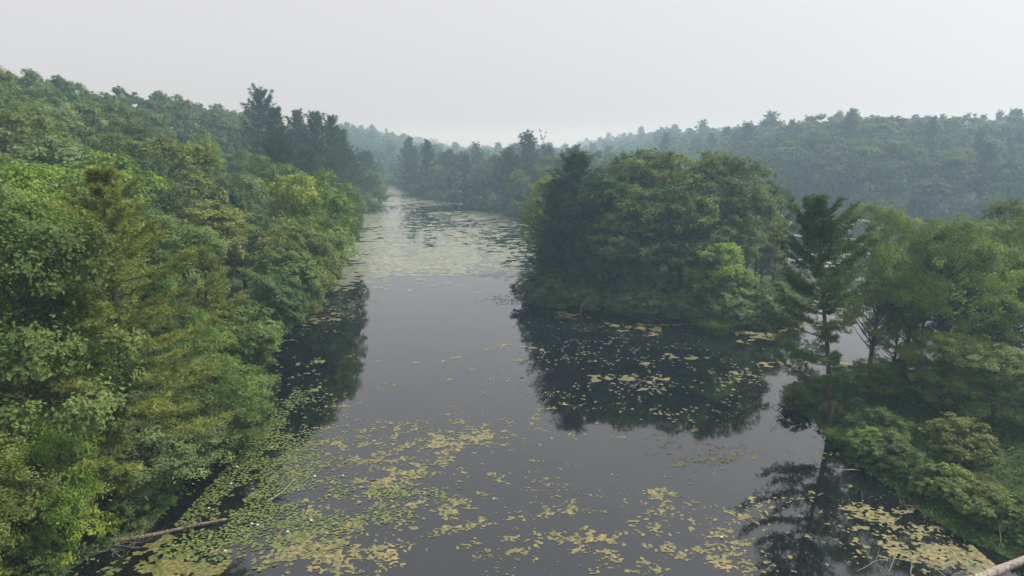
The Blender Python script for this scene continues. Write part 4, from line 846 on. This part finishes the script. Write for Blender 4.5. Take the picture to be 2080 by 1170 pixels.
wood('fallen_brush', M_DEADB, 'second brown fallen limb on the far bank waterline', 'branch', G3(880, 411, 0.1), (0.7, -0.3, 0.3), 6, 0.12, 3, 70, 4, 0.15)
wood('dead_branch', M_DEAD, 'pale stick leaning from the water at the far bank', 'branch', G3(922, 411, 0.0), (0.4, 0.1, 0.6), 4.5, 0.12, 0, 71)
ragged = PN(330, twigs=5, tl=3, blades=4, bl=0.6, bw=0.2, base=0.55, gap=2.2, per=3, irregular=0.9, top_round=1.2, rise=0.6, fan=0.6, sides=5, dead=8)
hero('white_pine', ragged, 1103, 268, 277, 2.8, 'pine', 'ragged half-bare pine top beside the big far bank pine', 'tree')
for k, (px, py, d, L, lab) in enumerate([(672, 600, (0.7, -0.1, 0.35), 4.0, 'grey dead branch reaching into the water by the pale snag'), (500, 775, (0.8, -0.2, 0.25), 2.6, 'dead twigs over the dark water of the left bank'), (455, 868, (0.9, -0.1, 0.12), 2.4, 'thin pale stick lying out from the leaning tree'), (620, 660, (0.8, 0, 0.3), 3.0, 'grey twigs at the middle of the left waterline'), (1745, 955, (-0.7, -0.2, 0.2), 1.8, 'dead twigs at the waterline of the right spit'), (1880, 1050, (-0.6, -0.4, 0.2), 1.6, 'second dead twigs lower on the right spit waterline'), (1345, 652, (-0.3, -0.6, 0.25), 2.2, 'dead sticks at the middle of the island shore')]):
    wood('dead_branch', M_DEAD if k % 2 == 0 else M_DEADB, lab, 'branch', G3(px, py, 0.1), d, L, 0.035, 2, 90 + k, 3, 0.16)
# log stub on open water
wood('floating_log_stub', M_WET, 'small dark log stub floating on open water', 'log', G3(1058, 768, 0.0), (0.9, 0.1, 0.12), 0.5, 0.09, 0, 73)

# ------------------------------------------------------------------ grass and undergrowth
def tussock(seed, n, Rr, H):
    r = np.random.default_rng(seed); g = Geo(); a = r.uniform(0, 6.28, n); q = np.sqrt(r.uniform(0, 1, n)) * Rr * 0.5
    P = np.stack([np.cos(a) * q, np.sin(a) * q, 0 * q], -1); d = unit(np.stack([np.cos(a) * r.uniform(.2, 1, n), np.sin(a) * r.uniform(.2, 1, n), r.uniform(1.0, 2.0, n)], -1)); L = H * r.uniform(.7, 1.2, n)[:, None]
    w_ = np.stack([-np.sin(a), np.cos(a), 0 * a], -1) * 0.025; M1 = P + d * L * 0.6; tip = P + d * L + np.stack([np.cos(a), np.sin(a), -0.6 + 0 * a], -1) * L * 0.25
    V = np.stack([P - w_, P + w_, M1 + w_, M1 - w_, tip], 1).reshape(-1, 3); k = np.arange(n)[:, None] * 5
    g.add(V, np.concatenate([k + [[0, 1, 2]], k + [[0, 2, 3]], k + [[3, 2, 4]]]), np.repeat(r.uniform(0, 1, n), 5)); return g
tus = tussock(1, 900, 2.4, 1.5).mesh('blades', M_GRASS)
for px, py, lab, sc_ in [(1456, 676, 'bright green grass tussock at the front shore of the island', 1.25), (1560, 662, 'grass tussock at the right end of the island shore', 1.0), (1610, 655, 'pale grass tussock at the far right tip of the island', 1.0), (1715, 905, 'dark grass tussock at the waterline below the spit pine', 0.8)]:
    x, y = ground(px, py); o = obj('grass_tussock', tus); o.location = (x, y, 0.02); o.scale = (sc_,) * 3; o.rotation_euler = (0, 0, rng.uniform(0, 6)); o.color = (0.085, 0.15, 0.035, 1); tag(o, lab, 'grass', 'grass tussocks')
def undergrowth():
    r = np.random.default_rng(99); g = Geo()
    for (x0, x1, y0, y1, n) in [(20, 62, 24, 70, 60000), (62, 88, 20, 72, 26000), (-36, -8, 28, 70, 36000), (0, 48, 84, 110, 30000)]:
        X, Y = r.uniform(x0, x1, n), r.uniform(y0, y1, n); s = shore(X, Y); ok = (s > -0.3) & ((s < 14) | (X > 40)); X, Y = X[ok], Y[ok]; Z = terrain(X, Y)
        hgt = (0.15 + 0.75 * fbm(X / 1.7, Y / 1.7, 4, 3) ** 2) * r.uniform(0.2, 1.0, len(X))
        P = np.stack([X, Y, np.maximum(Z, 0) + hgt], -1); leaves_to(g, P, unit(np.array([0, 0, 0.9]) + rdirs(r, len(X)) * 0.8), 0.26, r, 0.45, 0.1, np.clip(fbm(X / 2, Y / 2, 6, 2) * 0.6 + r.uniform(0, .4, len(X)), 0, 1))
    o = obj('undergrowth', g.mesh('undergrowth', M_GRASS)); o.color = (0.07, 0.12, 0.03, 1); tag(o, 'low leafy undergrowth covering the near banks', 'undergrowth', kind='stuff')
undergrowth()

# ------------------------------------------------------------------ haze
mh_, th_, oh_ = new_mat('smoke_haze'); pv = th_.nodes.new('ShaderNodeVolumePrincipled')
pv.inputs['Color'].default_value = HAZE_COLOR; pv.inputs['Absorption Color'].default_value = (1, 1, 1, 1); pv.inputs['Density'].default_value = HAZE_DENSITY; pv.inputs['Anisotropy'].default_value = HAZE_G
th_.links.new(pv.outputs[0], oh_.inputs['Volume'])
bx0, bx1, by0, by1, bz0, bz1 = -1650, 1650, -180, 1660, -3.2, 50.0
V = [(x, y, z) for z in (bz0, bz1) for y in (by0, by1) for x in (bx0, bx1)]
F = [[0, 2, 3, 1], [4, 5, 7, 6], [0, 1, 5, 4], [2, 6, 7, 3], [0, 4, 6, 2], [1, 3, 7, 5]]
hz = obj('haze', mesh_np('haze', V, F), mat=mh_); tag(hz, 'thin bluish smoke haze filling the whole valley', 'haze', kind='stuff')
